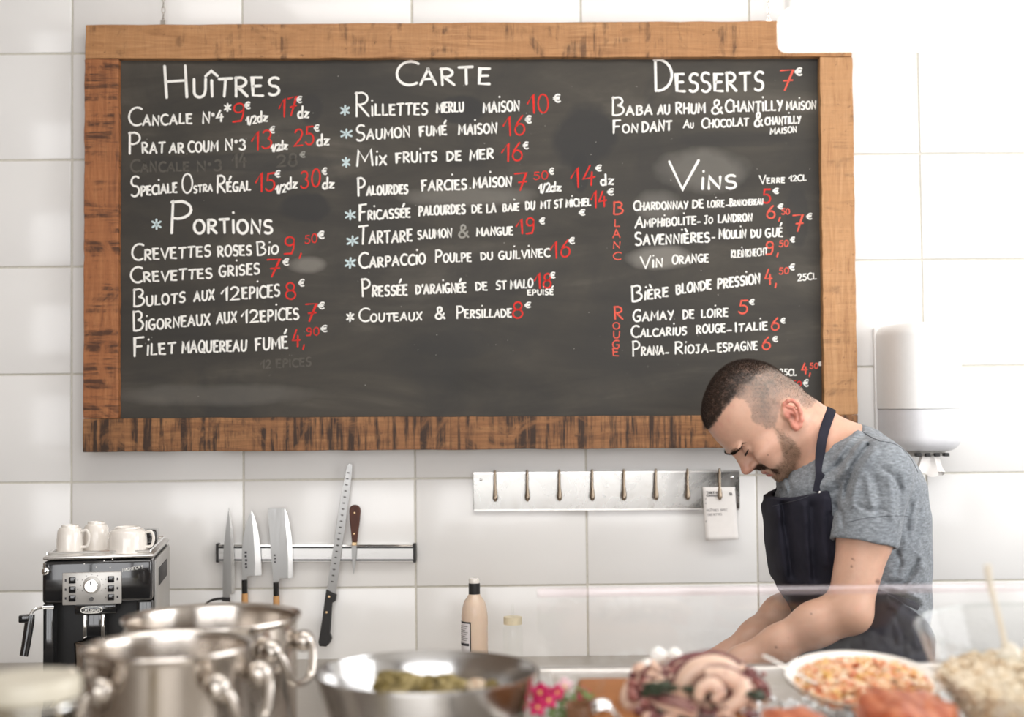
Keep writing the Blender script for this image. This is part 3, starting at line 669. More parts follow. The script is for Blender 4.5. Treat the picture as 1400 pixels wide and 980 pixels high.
# ---- paper towel dispenser
DC = crop(1180, 420, 3.5); DY = WY-.155
a, b = W(*DC(148,485),DY), W(*DC(505,485),DY); cxd = (a.x+b.x)/2; rw = (b.x-a.x)/2
ztop, zmid, zbot = W(*DC(326,76),DY+.05).z, W(*DC(326,485),DY-.05).z, W(*DC(326,692),DY-.03).z
t = thing('paper_towel_dispenser', 'white rounded paper roll dispenser fixed to the tiles', 'dispenser', (cxd, WY, zbot))
def dsh(z, e):   # D-shaped section, e inset
    pts = []
    for i in range(33):
        s2 = -1+2*i/32; an = PI*(1-(s2+1)/2)
        c_, s_ = math.cos(an), math.sin(an)
        pts.append(Vector((cxd+(rw-e)*math.copysign(abs(c_)**.62, c_), WY-.012-(.185-e)*abs(s_)**.62, z)))
    return pts
def shell(levels, name, mat):
    m = MB(); rings = [dsh(z, e) for z, e in levels]; k = 33; vs = [q for r in rings for q in r]; fs = []
    for i in range(len(rings)-1):
        for j in range(k): q = (j+1) % k; fs.append((i*k+j, i*k+q, (i+1)*k+q, (i+1)*k+j))
    fs.append(tuple(range(k))); fs.append(tuple((len(rings)-1)*k+j for j in range(k))[::-1]); m.add(vs, fs); return m.build(name, mat, t, angle=40)
shell([(zmid,0),(zmid+.002,0)]+[(ztop-.03+.03*math.sin(q), .03*(1-math.cos(q))) for q in np.linspace(0,PI/2,9)], 'cover', 'white_plastic')
shell([(zbot+.035-.035*math.sin(q), .002+.035*(1-math.cos(q))) for q in np.linspace(PI/2,0,9)]+[(zmid-.001,.002)], 'lower_cover', 'smoke_plastic')
MB().box(cxd-rw-.004, cxd+rw+.004, WY-.012, WY-.0005, zbot+.02, ztop-.005, bev=.004).build('back_plate', 'white_plastic', t)
MB().lathe([(0,0),(.045,0),(.052,.006),(.054,.016),(.0,.016)], (cxd-.005,WY-.10,zbot-.012), 30).build('outlet_ring', 'grey_plastic', t)
m = MB()
for k in range(4): m.box(cxd-.038+k*.022,cxd-.026+k*.022,WY-.158,WY-.140,zbot-.012,zbot-.004,bev=.001)
m.build('outlet_teeth', 'matt_black', t)
m = MB(); vs = []; k = 26; L = 8
for j in range(L+1):
    f = j/L
    for i in range(k):
        an = 2*PI*i/k; r = (.011+.016*f**.8)*(1+.32*math.sin(an*5+f*2)+.12*math.sin(an*9-1))
        vs.append(Vector((cxd-.002+r*math.cos(an)*1.15, WY-.135+r*.7*math.sin(an), zbot-.002-.052*f-.006*math.sin(an*3)*f)))
m.add(vs, [(j*k+i, j*k+(i+1)%k, (j+1)*k+(i+1)%k, (j+1)*k+i) for j in range(L) for i in range(k)]); m.build('paper_towel', 'paper', t)
m = MB(); c1 = W(*DC(328,48), WY-.02); m.tube([c1+Vector((.0048*math.cos(q),0,.014*math.sin(q))) for q in np.linspace(0,2*PI,21)], .0016, 8, cap=False); m.build('lock_ring', 'chrome', t)

# ------------------------------------------------------------------ wall worktop with coffee machine
ZW = .94
MT['worktop'] = steel('worn_steel_worktop', (.56,.52,.47,1), .38, 'x')
t = thing('kitchen_worktop', 'steel worktop running along the tiled wall under the knives', 'worktop', (-.8, 2.9, 0))
MB().box(-2.2, .50, 2.42, WY-.001, ZW-.035, ZW, bev=.003).build('top', 'worktop', t)
for x in (-1.9, -.75, .40):
    for y in (2.5, 3.2): MB().box(x-.02, x+.02, y-.02, y+.02, 0, ZW-.035, bev=.003).build('leg', 'steel_brushed', t)
MB().box(-2.1, .45, 2.5, 3.25, .28, .30, bev=.002).build('shelf', 'steel_brushed', t)

def R3(a): return Matrix.Rotation(a, 3, 'Z')
cm0 = W(133.5, 968, 2.74); cm0.z = ZW
zsc = 1.0
cm = thing('coffee_machine', 'black and silver espresso machine on the worktop at the left', 'coffee machine', cm0)
HM = W(133.5, 760, 2.76).z-ZW
class LM(MB):       # local frame of the machine: x right, y back, z up
    def build(s, name, mat, parent=cm, **k):
        s.v = [tuple(R3(math.radians(8.5)) @ Vector(q) + cm0) for q in s.v]; return MB.build(s, name, mat, parent, **k)
zz = lambda py: (968-py)/208*HM
uu = lambda px: (px-133.5)/674
LM().box(-.106,.106,.05,.33,0,HM-.004,bev=.006).build('body', 'matt_black')
LM().box(-.107,.1065,-.002,.10,zz(820),HM-.006,bev=.008,seg=4).build('front_panel', 'gloss_black')
# side cheeks and recess
LM().box(.075,.106,.002,.08,0,zz(820),bev=.003).build('cheek', 'gloss_black'); LM().box(-.106,-.085,.002,.08,0,zz(820),bev=.003).build('cheek', 'gloss_black')
LM().box(.1062,.112,.03,.332,zz(862),HM-.010,bev=.004).build('side_panel', 'grey_plastic'); LM().box(.1062,.111,.03,.332,0,zz(864),bev=.003).build('side_panel', 'silver_plastic')
LM().box(.111,.1135,.07,.25,zz(806),zz(782),bev=.001).build('side_vent', 'matt_black')
LM().box(-.106,.110,.0,.335,HM-.004,HM+.004,bev=.003).build('cup_tray', 'steel_brushed')
m = LM()
for y in (.02,.32): m.tube([(-.10,y,HM+.008),(.10,y,HM+.008)], .0025, 8)
for x in (-.10,.10): m.tube([(x,.02,HM+.008),(x,.32,HM+.008)], .0025, 8)
m.build('tray_rail', 'chrome')
LM().box(.055,.095,.20,.27,HM+.004,HM+.034,bev=.006,seg=3).build('bean_lid', 'gloss_black')
cp = LM().box(uu(88),uu(165),-.007,.0,zz(821.5),zz(779),bev=.002).build('control_panel', 'silver_plastic')
for bx in (101, 151.3):
    for by in (789, 801, 812.5):
        LM().box(uu(bx-4.4),uu(bx+4.4),-.010,-.005,zz(by+4.2),zz(by-4.2),bev=.0012).build('button', 'gloss_black', cp)
RX = Matrix.Rotation(PI/2,3,'X')
def disc(u, z, r, y0, y1, name, mat, par=cp, n=28):
    return LM().lathe([(0,-y0),(r*.9,-y0),(r,-y0-.001*(1 if y1>y0 else -1)),(r,-y1),(0,-y1)], (u,0,z), n, RX).build(name, mat, par)
disc(uu(126.5),zz(796),.0175,-.0085,-.006,'dial_ring','silver_plastic'); d = disc(uu(126.5),zz(796),.0130,-.024,-.006,'dial','chrome')
LM().box(uu(126.5)-.0015,uu(126.5)+.0015,-.0246,-.023,zz(794),zz(789.5)).build('dial_mark','dark_ink',cp)
disc(uu(126),zz(814.3),.0042,-.010,-.006,'button','gloss_black')
m = LM()
for bx, sg in ((101,-1),(151.3,1)):
    for by in (789,801,812.5):
        m.box(uu(bx+sg*8.6)-.0016,uu(bx+sg*8.6)+.0016,-.0074,-.0068,zz(by+1.6),zz(by-1.6)); m.box(uu(bx-sg*7)-.0008,uu(bx-sg*7)+.0008,-.0074,-.0068,zz(by)-.0008,zz(by)+.0008)
for k in range(9):
    an = math.radians(-30+k*30); m.box(uu(126.5)+.0215*math.cos(an)-.0007,uu(126.5)+.0215*math.cos(an)+.0007,-.0074,-.0068,zz(796)+.0215*math.sin(an)-.0007,zz(796)+.0215*math.sin(an)+.0007)
m.build('printed_symbols','dark_ink',cp,smooth=False)
m = LM(); write(m,'MAGNIFICA S',uu(166)*1000,-zz(780)*1000,uu(193)*1000,-zz(776)*1000,6,5,.75,lambda q: Vector((q[0]/1000,-.0035,-q[1]/1000)),.2); m.build('lettering','chalk',smooth=False)
m = LM()
for (sx, sy) in ((116,768),(142,765),(132,773),(150,774),(153,763)): m.box(uu(sx)-.001,uu(sx)+.001,-.0035,-.002,zz(sy)-.001,zz(sy)+.001)
m.build('printed_dots','chalk',smooth=False)
# spout head, badge, spouts
LM().box(uu(104),uu(159),-.012,.05,zz(834),zz(821),bev=.004).build('spout_head','gloss_black')
m = LM(); pts = []
for q in range(25):
    an = 2*PI*q/24; c_, s_ = math.cos(an), math.sin(an); pts.append((uu(126.5)+.0205*math.copysign(abs(c_)**.6,c_), -.0135, zz(828)+.0062*math.copysign(abs(s_)**.8,s_)))
m.tube(pts,.0009,6,cap=False); m.build('badge_ring','chalk')
m = LM(); write(m,"DeLonghi",(uu(126.5)-.0165)*1000,-(zz(828)-.0034)*1000,(uu(126.5)+.0165)*1000,-(zz(828)-.0034)*1000,7,5,1.1,lambda q: Vector((q[0]/1000,-.0135,-q[1]/1000)),.2); m.build('badge_lettering','chalk',smooth=False)
sp = LM().box(uu(116),uu(144),-.010,.02,zz(872),zz(834),bev=.003).build('spout_block','gloss_black')
for a_, b_ in ((115,120.5),(138.5,144)): LM().box(uu(a_),uu(b_),-.013,.0,zz(872),zz(834),bev=.002).build('spout','chrome',sp)
LM().box(-.10,.10,-.05,.06,.0,.028,bev=.005).build('drip_tray','matt_black'); LM().box(-.085,.085,-.045,.05,.028,.031,bev=.001).build('drip_grid','steel_brushed')
# steam wand
m = LM(); m.tube(smooth_path([(-.085,-.004,zz(824)),(-.106,-.012,zz(823)),(-.118,-.02,zz(824.5)),(-.1235,-.024,zz(829)),(-.125,-.026,zz(833))]),.0032,10); wand = m.build('steam_wand','chrome')
m = LM(); m.tube([(-.1245,-.026,zz(830)),(-.126,-.028,zz(840)),(-.1315,-.036,zz(870)),(-.1345,-.04,zz(882))],[.0085,.0095,.0088,.0082],12); m.build('grip','gloss_black',wand)
LM().box(-.146,-.124,-.037,-.017,zz(840),zz(830),bev=.003).build('grip_tab','gloss_black',wand)
m = LM(); m.ell((-.099,-.010,zz(776)),(.008,.007,.008)); m.tube([(-.099,-.010,zz(776)),(-.101,-.012,zz(765))],.003,8); m.build('steam_knob','chrome')
# jug under the spouts
jb = R3(math.radians(8.5)) @ Vector((uu(123.5), -.012, .031)) + cm0
t = thing('milk_jug', 'small steel milk jug standing under the coffee spouts', 'jug', jb)
rj = 19.5/674
MB().lathe([(0,0),(rj*.96,0),(rj,.003),(rj*.97,.03),(rj*.93,.085),(rj*1.0,.114),(rj*1.04,.118),(rj*.99,.1175),(rj*.9,.085),(rj*.9,.005),(0,.004)], jb, 36).build('body','steel',t)
m = MB(); m.tube(smooth_path([jb+Vector(q) for q in [(rj*.98,0,.08),(rj+.018,0,.078),(rj+.022,0,.05),(rj+.012,0,.025),(rj*.96,0,.022)]]),.0035,8); m.build('handle','steel',t)
# cups upside-down on the tray
def cup(name, label, px, py_b, wpx, hpx, handle, Y):
    b = W(px, py_b, Y); b.z = cm0.z+HM+.0105-.0065; s_ = Y/1848; r = wpx/2*s_; h = hpx*s_
    t = thing(name, label, 'cup', b, 'upturned cups on the coffee machine')
    MB().lathe([(r*.92,0.001),(r,0),(r*1.0,.003),(r*.99,h*.45),(r*.93,h*.78),(r*.80,h*.90),(r*.66,h*.93),(r*.64,h),(r*.58,h),(r*.56,h*.94),(0,h*.93)], b, 40).build('body','porcelain',t)
    if handle is not None:
        d = Vector((math.cos(handle), math.sin(handle), 0))
        m = MB(); m.tube(smooth_path([b+d*(r*.93)+Vector((0,0,h*.76)), b+d*(r+.010)+Vector((0,0,h*.80)), b+d*(r+.0155)+Vector((0,0,h*.55)), b+d*(r+.011)+Vector((0,0,h*.24)), b+d*(r*.96)+Vector((0,0,h*.2))]),.0030,10); m.build('handle','porcelain',t)
    return t
cup('espresso_cup','leftmost small upturned cup with its handle to the right',95.5,755,35,37,-.15,2.80)
cup('espresso_cup','middle small upturned cup with no handle showing',131.5,755,35,37,2.2,2.86)
cup('coffee_cup','widest upturned cup at the right of the machine top',174.5,757,52,34,-.1,2.80)

# ------------------------------------------------------------------ bottles by the wall
BC = crop(400, 770, 3.5)
MT['peach_liquid'] = plain('peach_dressing_plastic', srgb(226,202,180), .25, var=.02, sss=.1)
MT['bottle_label'] = plain('bottle_label', srgb(236,232,234), .5, var=.01)
bx = W(*BC(872,400),3.12); rb = 63/3.5*3.12/1848; bz = ZW; top = W(*BC(872,70),3.12).z-ZW
t = thing('dressing_bottle', 'peach coloured squeeze bottle with a black cap by the tiled wall', 'bottle', (bx.x,3.12,ZW))
hh = lambda cy: W(*BC(872,cy),3.12).z-ZW
MB().lathe([(0,0),(rb*.95,0),(rb,.004),(rb,hh(250)),(rb*.93,hh(215)),(rb*.78,hh(180)),(rb*.52,hh(158)),(rb*.42,hh(146)),(0,hh(146))],(bx.x,3.12,ZW),40).build('body','peach_liquid',t)
MB().lathe([(0,hh(146)),(rb*.43,hh(146)),(rb*.43,hh(95)),(rb*.36,hh(92)),(0,hh(92))],(bx.x,3.12,ZW),30).build('cap','matt_black',t)
MB().lathe([(0,hh(94)),(rb*.40,hh(94)),(rb*.42,hh(80)),(rb*.36,hh(71)),(0,hh(70))],(bx.x,3.12,ZW),30).build('cap_top','porcelain',t)
a0, a1 = math.radians(168), math.radians(255)
MB().lathe([(rb*1.01,hh(412)),(rb*1.01,hh(272))],(bx.x,3.12,ZW),16,a0=a0,a1=a1).build('label_border','dark_ink',t)
lb = MB().lathe([(rb*1.02,hh(450)),(rb*1.02,hh(280))],(bx.x,3.12,ZW),16,a0=a0,a1=a1-.09).build('label','bottle_label',t)
m = MB()
for k in range(9):
    y = 292+k*9.5; m.lathe([(rb*1.03,hh(y+3)),(rb*1.03,hh(y))],(bx.x,3.12,ZW),8,a0=a0+.3,a1=a1-.25-(k%3)*.12)
m.build('label_print','ink',lb,smooth=False)
MB().lathe([(rb*1.03,hh(386)),(rb*1.03,hh(374))],(bx.x,3.12,ZW),10,a0=a0+.2,a1=a1-.15).build('label_bar','dark_ink',lb,smooth=False)
# clear bottle with cream cap
cb = W(701,848,3.15); rc = 12.5*3.15/1848
t = thing('oil_bottle', 'clear glass bottle with a cream cap and thin spout against the tiles', 'bottle', (cb.x,3.15,ZW))
z1 = W(701,853,3.15).z-ZW; z2 = W(701,843,3.15).z-ZW
MB().lathe([(0,0),(rc,0),(rc*1.05,.004),(rc*1.05,z1-.012),(rc*.8,z1)],(cb.x,3.15,ZW),30).build('glass_body','glass',t)
MT['cream_cap'] = plain('cream_cap', srgb(232,220,190), .5)
MB().lathe([(0,z1),(rc,z1),(rc,z2),(0,z2)],(cb.x,3.15,ZW),30).build('cap','cream_cap',t)
MB().lathe([(.004,z2),(.0035,z2+.028),(.0,z2+.028)],(cb.x,3.15,ZW),12).build('spout','glass',t)
# ------------------------------------------------------------------ the cook: implicit surfaces meshed with surface nets
f32 = np.float32
class Field:
    def __init__(s, lo, hi, h):
        s.lo = np.array(lo, float); s.h = h; s.n = np.ceil((np.array(hi)-s.lo)/h).astype(int)+1
        s.d = np.full(s.n, 1.0, f32)
    def sl(s, lo, hi, mg=.03):
        a = np.clip(np.floor((np.array(lo)-mg-s.lo)/s.h).astype(int), 0, s.n); b = np.clip(np.ceil((np.array(hi)+mg-s.lo)/s.h).astype(int)+1, 0, s.n)
        if (b <= a).any(): return None
        ax = [(s.lo[i]+s.h*np.arange(a[i], b[i])).astype(f32) for i in range(3)]
        return tuple(slice(a[i], b[i]) for i in range(3)), (ax[0][:,None,None], ax[1][None,:,None], ax[2][None,None,:])
    def full(s): return s.sl(s.lo, s.lo+s.h*(s.n-1), 0)
    def add(s, fn, lo, hi, k=.012, mg=.04):
        r = s.sl(lo, hi, mg)
        if r is None: return
        S, X = r; s.d[S] = smin(s.d[S], fn(*X), k)
    def sub(s, fn, lo, hi, k=.006, mg=.02):
        r = s.sl(lo, hi, mg)
        if r is None: return
        S, X = r; s.d[S] = -smin(-s.d[S], fn(*X), k)
    def cap(s, a, b, ra, rb, k=.012):
        R = max(ra, rb); a = np.array(a); b = np.array(b)
        s.add(capf(a, b, ra, rb), np.minimum(a,b)-R, np.maximum(a,b)+R, k)
    def ell(s, c, r, k=.01, M=None, sub=False):
        c = np.array(c); R = max(r); (s.sub if sub else s.add)(ellf(c, r, M), c-R, c+R, k)
def smin(a, b, k):
    h = np.maximum(k-np.abs(a-b), 0)/k; return np.minimum(a, b)-h*h*k*.25
def capf(a, b, ra, rb):
    ab = b-a; L2 = float(ab@ab)+1e-12
    def f(x, y, z):
        t = np.clip(((x-a[0])*ab[0]+(y-a[1])*ab[1]+(z-a[2])*ab[2])/L2, 0, 1)
        return (np.sqrt((x-a[0]-t*ab[0])**2+(y-a[1]-t*ab[1])**2+(z-a[2]-t*ab[2])**2)-(ra+(rb-ra)*t)).astype(f32)
    return f
def ellf(c, r, M=None):
    A = np.eye(3) if M is None else np.array(M)       # rows: local axes in world
    def f(x, y, z):
        X, Y, Z = x-c[0], y-c[1], z-c[2]; q = 0; g = 0
        for i in range(3):
            v = A[i][0]*X+A[i][1]*Y+A[i][2]*Z; q = q+(v/r[i])**2; g = g+(v/r[i]**2)**2
        k0 = np.sqrt(q); return (k0*(k0-1)/np.maximum(np.sqrt(g), 1e-6)).astype(f32)
    return f
def nets(F, smooth=1):
    d = F.d; ins = d < 0; nx, ny, nz = d.shape
    c = np.zeros((nx-1, ny-1, nz-1), np.int8)
    for i in (0,1):
        for j in (0,1):
            for k in (0,1): c += ins[i:nx-1+i, j:ny-1+j, k:nz-1+k]
    act = (c > 0) & (c < 8); I = np.argwhere(act); idx = np.full(act.shape, -1, np.int32); idx[act] = np.arange(len(I))
    P_ = np.zeros((len(I), 3)); N_ = np.zeros(len(I))
    cor = [(0,0,0),(1,0,0),(0,1,0),(1,1,0),(0,0,1),(1,0,1),(0,1,1),(1,1,1)]
    V = [d[I[:,0]+a, I[:,1]+b, I[:,2]+e] for a,b,e in cor]
    for a in range(8):
        for b in range(a+1, 8):
            df = np.array(cor[b])-np.array(cor[a])
            if np.abs(df).sum() != 1: continue
            m = (V[a] < 0) != (V[b] < 0); t = np.where(m, V[a]/np.where(m, V[a]-V[b], 1), 0)
            P_[m] += np.array(cor[a])+t[m][:,None]*df; N_ += m
    P_ = P_/N_[:,None]+I; quads = []
    for ax in range(3):
        o = [0,0,0]; o[ax] = 1
        A = ins[:nx-o[0], :ny-o[1], :nz-o[2]]; B = ins[o[0]:, o[1]:, o[2]:]
        E = np.argwhere(A != B); u, v = [(1,2),(2,0),(0,1)][ax]
        E = E[(E[:,u] > 0) & (E[:,v] > 0) & (E[:,u] < d.shape[u]-1) & (E[:,v] < d.shape[v]-1)]
        if not len(E): continue
        fl = A[E[:,0],E[:,1],E[:,2]]
        def g(du, dv):
            q = E.copy(); q[:,u] -= du; q[:,v] -= dv; return idx[q[:,0],q[:,1],q[:,2]]
        Q = np.stack([g(1,1), g(0,1), g(0,0), g(1,0)], 1); Q[~fl] = Q[~fl][:, ::-1]; quads.append(Q)
    Q = np.concatenate(quads); P_ = P_*F.h+F.lo
    for _ in range(smooth):
        acc = np.zeros_like(P_); cn = np.zeros(len(P_))
        for a in range(4):
            b = (a+1) % 4; np.add.at(acc, Q[:,a], P_[Q[:,b]]); np.add.at(cn, Q[:,a], 1); np.add.at(acc, Q[:,b], P_[Q[:,a]]); np.add.at(cn, Q[:,b], 1)
        P_ = P_*.5+.5*acc/np.maximum(cn,1)[:,None]
    return P_, Q
def npmesh(name, P_, Q, mat, parent, cols=None, thick=None):
    me = bpy.data.meshes.new(name); org = np.array(parent_world(parent))
    me.vertices.add(len(P_)); me.vertices.foreach_set('co', (P_-org).astype(f32).ravel())
    n = len(Q); s = Q.shape[1]; me.loops.add(n*s); me.polygons.add(n)
    me.loops.foreach_set('vertex_index', Q.astype(np.int32).ravel()); me.polygons.foreach_set('loop_start', np.arange(n, dtype=np.int32)*s)
    me.update(calc_edges=True); me.shade_smooth()
    if cols is not None:
        ca = me.color_attributes.new('col', 'FLOAT_COLOR', 'POINT'); ca.data.foreach_set('color', np.concatenate([cols, np.ones((len(cols),1))],1).astype(f32).ravel())
    me.materials.append(MT[mat] if isinstance(mat, str) else mat)
    o = bpy.data.objects.new(name, me); COL.objects.link(o); o.parent = parent; return o
def weld(P_, Q): return P_, Q
def vnoise(P_, sc, seed=0):
    q = P_*sc+seed*13.7; return (np.sin(q[:,0]*1.7+2*np.sin(q[:,2]*1.1+seed))+np.sin(q[:,1]*1.9+2*np.sin(q[:,0]*.9))+np.sin(q[:,2]*1.6+2*np.sin(q[:,1]*1.3+1)))/3

YM = 2.78                                   # depth of the body's middle plane
w3 = lambda px, py, Y=YM: np.array(W(px, py, Y))
# ---- head frame
SH = .9625
HO = w3(1045, 560)
_a = math.radians(3.0)
fv = np.array([-.616, 0, -.788]); uv = np.array([-.788, 0, .616]); lv = np.array([0, -1.0, 0])
fv, lv = fv*math.cos(_a)+lv*math.sin(_a), lv*math.cos(_a)-fv*math.sin(_a)
HA = np.stack([fv, lv, uv])
def HL(px, py): dx, dy = px-1045, py-560; return ((dx*-.616+dy*.788)/640, -(dx*.788+dy*.616)/640)
def HW(F_, L_, U_): return HO+SH*(F_*fv+L_*lv+U_*uv)
TBL = np.array([(-.1215,.086,.080,.003),(-.119,.097,.070,.018),(-.112,.102,.052,.031),(-.100,.101,.034,.042),(-.088,.100,.020,.049),(-.075,.101,.008,.054),(-.060,.102,-.004,.059),(-.048,.101,-.050,.063),(-.035,.101,-.070,.068),
 (-.020,.105,-.077,.072),(-.005,.112,-.082,.074),(.007,.117,-.083,.075),(.020,.118,-.084,.0765),(.039,.116,-.083,.078),(.055,.112,-.080,.077),(.069,.107,-.075,.074),(.082,.100,-.068,.070),(.093,.093,-.061,.064),(.101,.085,-.054,.058),(.110,.070,-.044,.049),(.117,.054,-.033,.038),(.122,.036,-.018,.026),(.1258,.016,.004,.008)])
def headfn(x, y, z):
    X, Y, Z = (x-HO[0])/SH, (y-HO[1])/SH, (z-HO[2])/SH
    F_ = fv[0]*X+fv[1]*Y+fv[2]*Z; L_ = lv[0]*X+lv[1]*Y+lv[2]*Z; U_ = uv[0]*X+uv[1]*Y+uv[2]*Z
    Uc = np.clip(U_, TBL[0,0], TBL[-1,0]); fr, bk, b = (np.interp(Uc, TBL[:,0], TBL[:,i]) for i in (1,2,3))
    c = bk+(fr-bk)*.42; a = np.where(F_ > c, fr-c, c-bk); a = np.maximum(a, .003)
    n = 2.25; rho = (np.abs((F_-c)/a)**n+np.abs(L_/b)**n)**(1/n)
    d = (rho-1)*np.minimum(a, b)*.95
    over = np.abs(U_-Uc); return (np.where(over > 0, np.sqrt(np.maximum(d,0)**2+over**2)+np.minimum(d,0)*0, d)*SH).astype(f32)
HB = (HO-.16, HO+.16)
SM = lambda r: tuple(q*SH for q in r)
def hell(F, f_, l_, u_, r, k=.008, sub=False, rotF=None):
    A = HA if rotF is None else rotF
    F.ell(HW(f_, l_, u_), SM(r), k, A, sub)
EARPX = [(530,405),(536,376),(556,358),(584,357),(610,382),(626,425),(632,470),(622,505),(603,520),(588,506),(578,484)]
EARL =  [.076,.079,.083,.086,.088,.088,.086,.083,.081,.079,.077]
def build_head(F):
    F.add(headfn, HB[0], HB[1], .015)
    hell(F, .092,0,-.079, (.0165,.027,.019), .012)
    for s in (-1,1):
        hell(F, .105,.027*s,.0040, (.0155,.027,.0075), .010)
        hell(F, .070,.052*s,-.042, (.032,.017,.017), .02)
        hell(F, .022,.046*s,-.078, (.022,.012,.016), .02)
        hell(F, .082,.034*s,-.068, (.018,.018,.022), .02)
        hell(F, .113,.034*s,-.0130, (.0165,.020,.0125), .010, sub=True)
        hell(F, .0905,.0325*s,-.0150, (.0130,.0145,.0125), .004)
    # nose
    F.cap(HW(.109,0,-.004), HW(.1235,0,-.042), .0080*SH, .0098*SH, .010)
    F.cap(HW(.104,0,-.012), HW(.109,0,-.048), .0090*SH, .0135*SH, .010)
    hell(F, .1255,0,-.0455, (.0118,.0115,.0100), .006)
    for s in (-1,1): hell(F, .1110,.0120*s,-.0500, (.0100,.0065,.0075), .005)
    hell(F, .114,0,-.0530, (.007,.0045,.005), .004)
    for s in (-1,1): hell(F, .1155,.0068*s,-.0580, (.0055,.0032,.0045), .002, sub=True)
    # mouth
    hell(F, .1035,0,-.0785, (.0085,.0195,.0054), .004); hell(F, .1025,0,-.0900, (.0085,.0165,.0058), .004)
    hell(F, .1120,0,-.0842, (.0105,.0200,.0013), .0015, sub=True)
    hell(F, .1050,0,-.0985, (.0035,.014,.0030), .004, sub=True)
    hell(F, .090,0,-.1080, (.0135,.018,.0115), .012)
    # ears
    for s in (-1,1):
        P_ = [HW(*(lambda q: (q[0], l*s, q[1]))(HL(940+x/4.454, 470+y/4.454))) for (x,y), l in zip(EARPX, EARL)]
        rad = [.0030,.0034,.0038,.0040,.0042,.0042,.0042,.0045,.0055,.0048,.0035]
        for i in range(len(P_)-1): F.cap(P_[i], P_[i+1], rad[i], rad[i+1], .003)
        c_ = HL(940+582/4.454, 470+440/4.454); cw = HW(c_[0], .076*s, c_[1]); F.ell(cw, (.0125,.006,.0200), .006, np.stack([-uv*.45+fv*.9, lv, uv*.9+fv*.45]))
        Q_ = [HW(*(lambda q: (q[0], l*s, q[1]))(HL(940+x/4.454, 470+y/4.454))) for (x,y), l in zip([(556,392),(585,400),(603,430),(605,470),(596,492)], [.081,.083,.084,.083,.081])]
        for i in range(4): F.cap(Q_[i], Q_[i+1], .0026, .0026, .003)
        cc = HL(940+578/4.454, 470+455/4.454); F.ell(HW(cc[0], .083*s, cc[1]), (.0062,.007,.0085), .003, np.stack([fv, lv, uv]), True)
        tg = HL(940+552/4.454, 470+448/4.454); F.ell(HW(tg[0], .078*s, tg[1]), (.0035,.004,.0055), .003, np.stack([fv, lv, uv]))
# ---- torso loft
TT = np.array([(592,1128,1196,.085),(604,1112,1215,.125),(620,1098,1232,.155),(640,1080,1247,.172),(660,1066,1256,.178),(700,1060,1264,.176),(740,1061,1267,.168),(780,1066,1267,.160),(805,1074,1266,.156),(825,1088,1266,.155),(850,1100,1262,.158),(880,1106,1257,.165),(940,1104,1256,.172),(1000,1100,1254,.175),(1080,1100,1250,.178),(1180,1098,1250,.182)])
TZ = np.array([W(1165, r[0], YM).z for r in TT]); TF_ = np.array([W(r[1], r[0], YM).x for r in TT]); TB_ = np.array([W(r[2], r[0], YM).x for r in TT]); TWd = TT[:,3]
_o = np.argsort(TZ)
def torso(off, ext=0.0, zlo=None, zhi=None):
    def f(x, y, z):
        zc = np.clip(z, TZ.min(), TZ.max())
        a0 = np.interp(zc, TZ[_o], TF_[_o]); a1 = np.interp(zc, TZ[_o], TB_[_o]); b = np.interp(zc, TZ[_o], TWd[_o])
        c = a0+(a1-a0)*.55; a = np.where(x < c, c-a0, a1-c); n = 2.3
        d = ((np.abs((x-c)/a)**n+np.abs((y-YM)/b)**n)**(1/n)-1)*np.minimum(a, b)*.95-off
        ov = np.maximum(z-TZ.max(), 0); d = np.where(ov > 0, np.sqrt(np.maximum(d,0)**2+ov**2), d)
        if zlo is not None: d = np.maximum(d, zlo-z)
        return d.astype(f32)
    return f
TLO = np.array([TF_.min()-.03, YM-.21, TZ.min()]); THI = np.array([TB_.max()+.03, YM+.21, TZ.max()+.02])
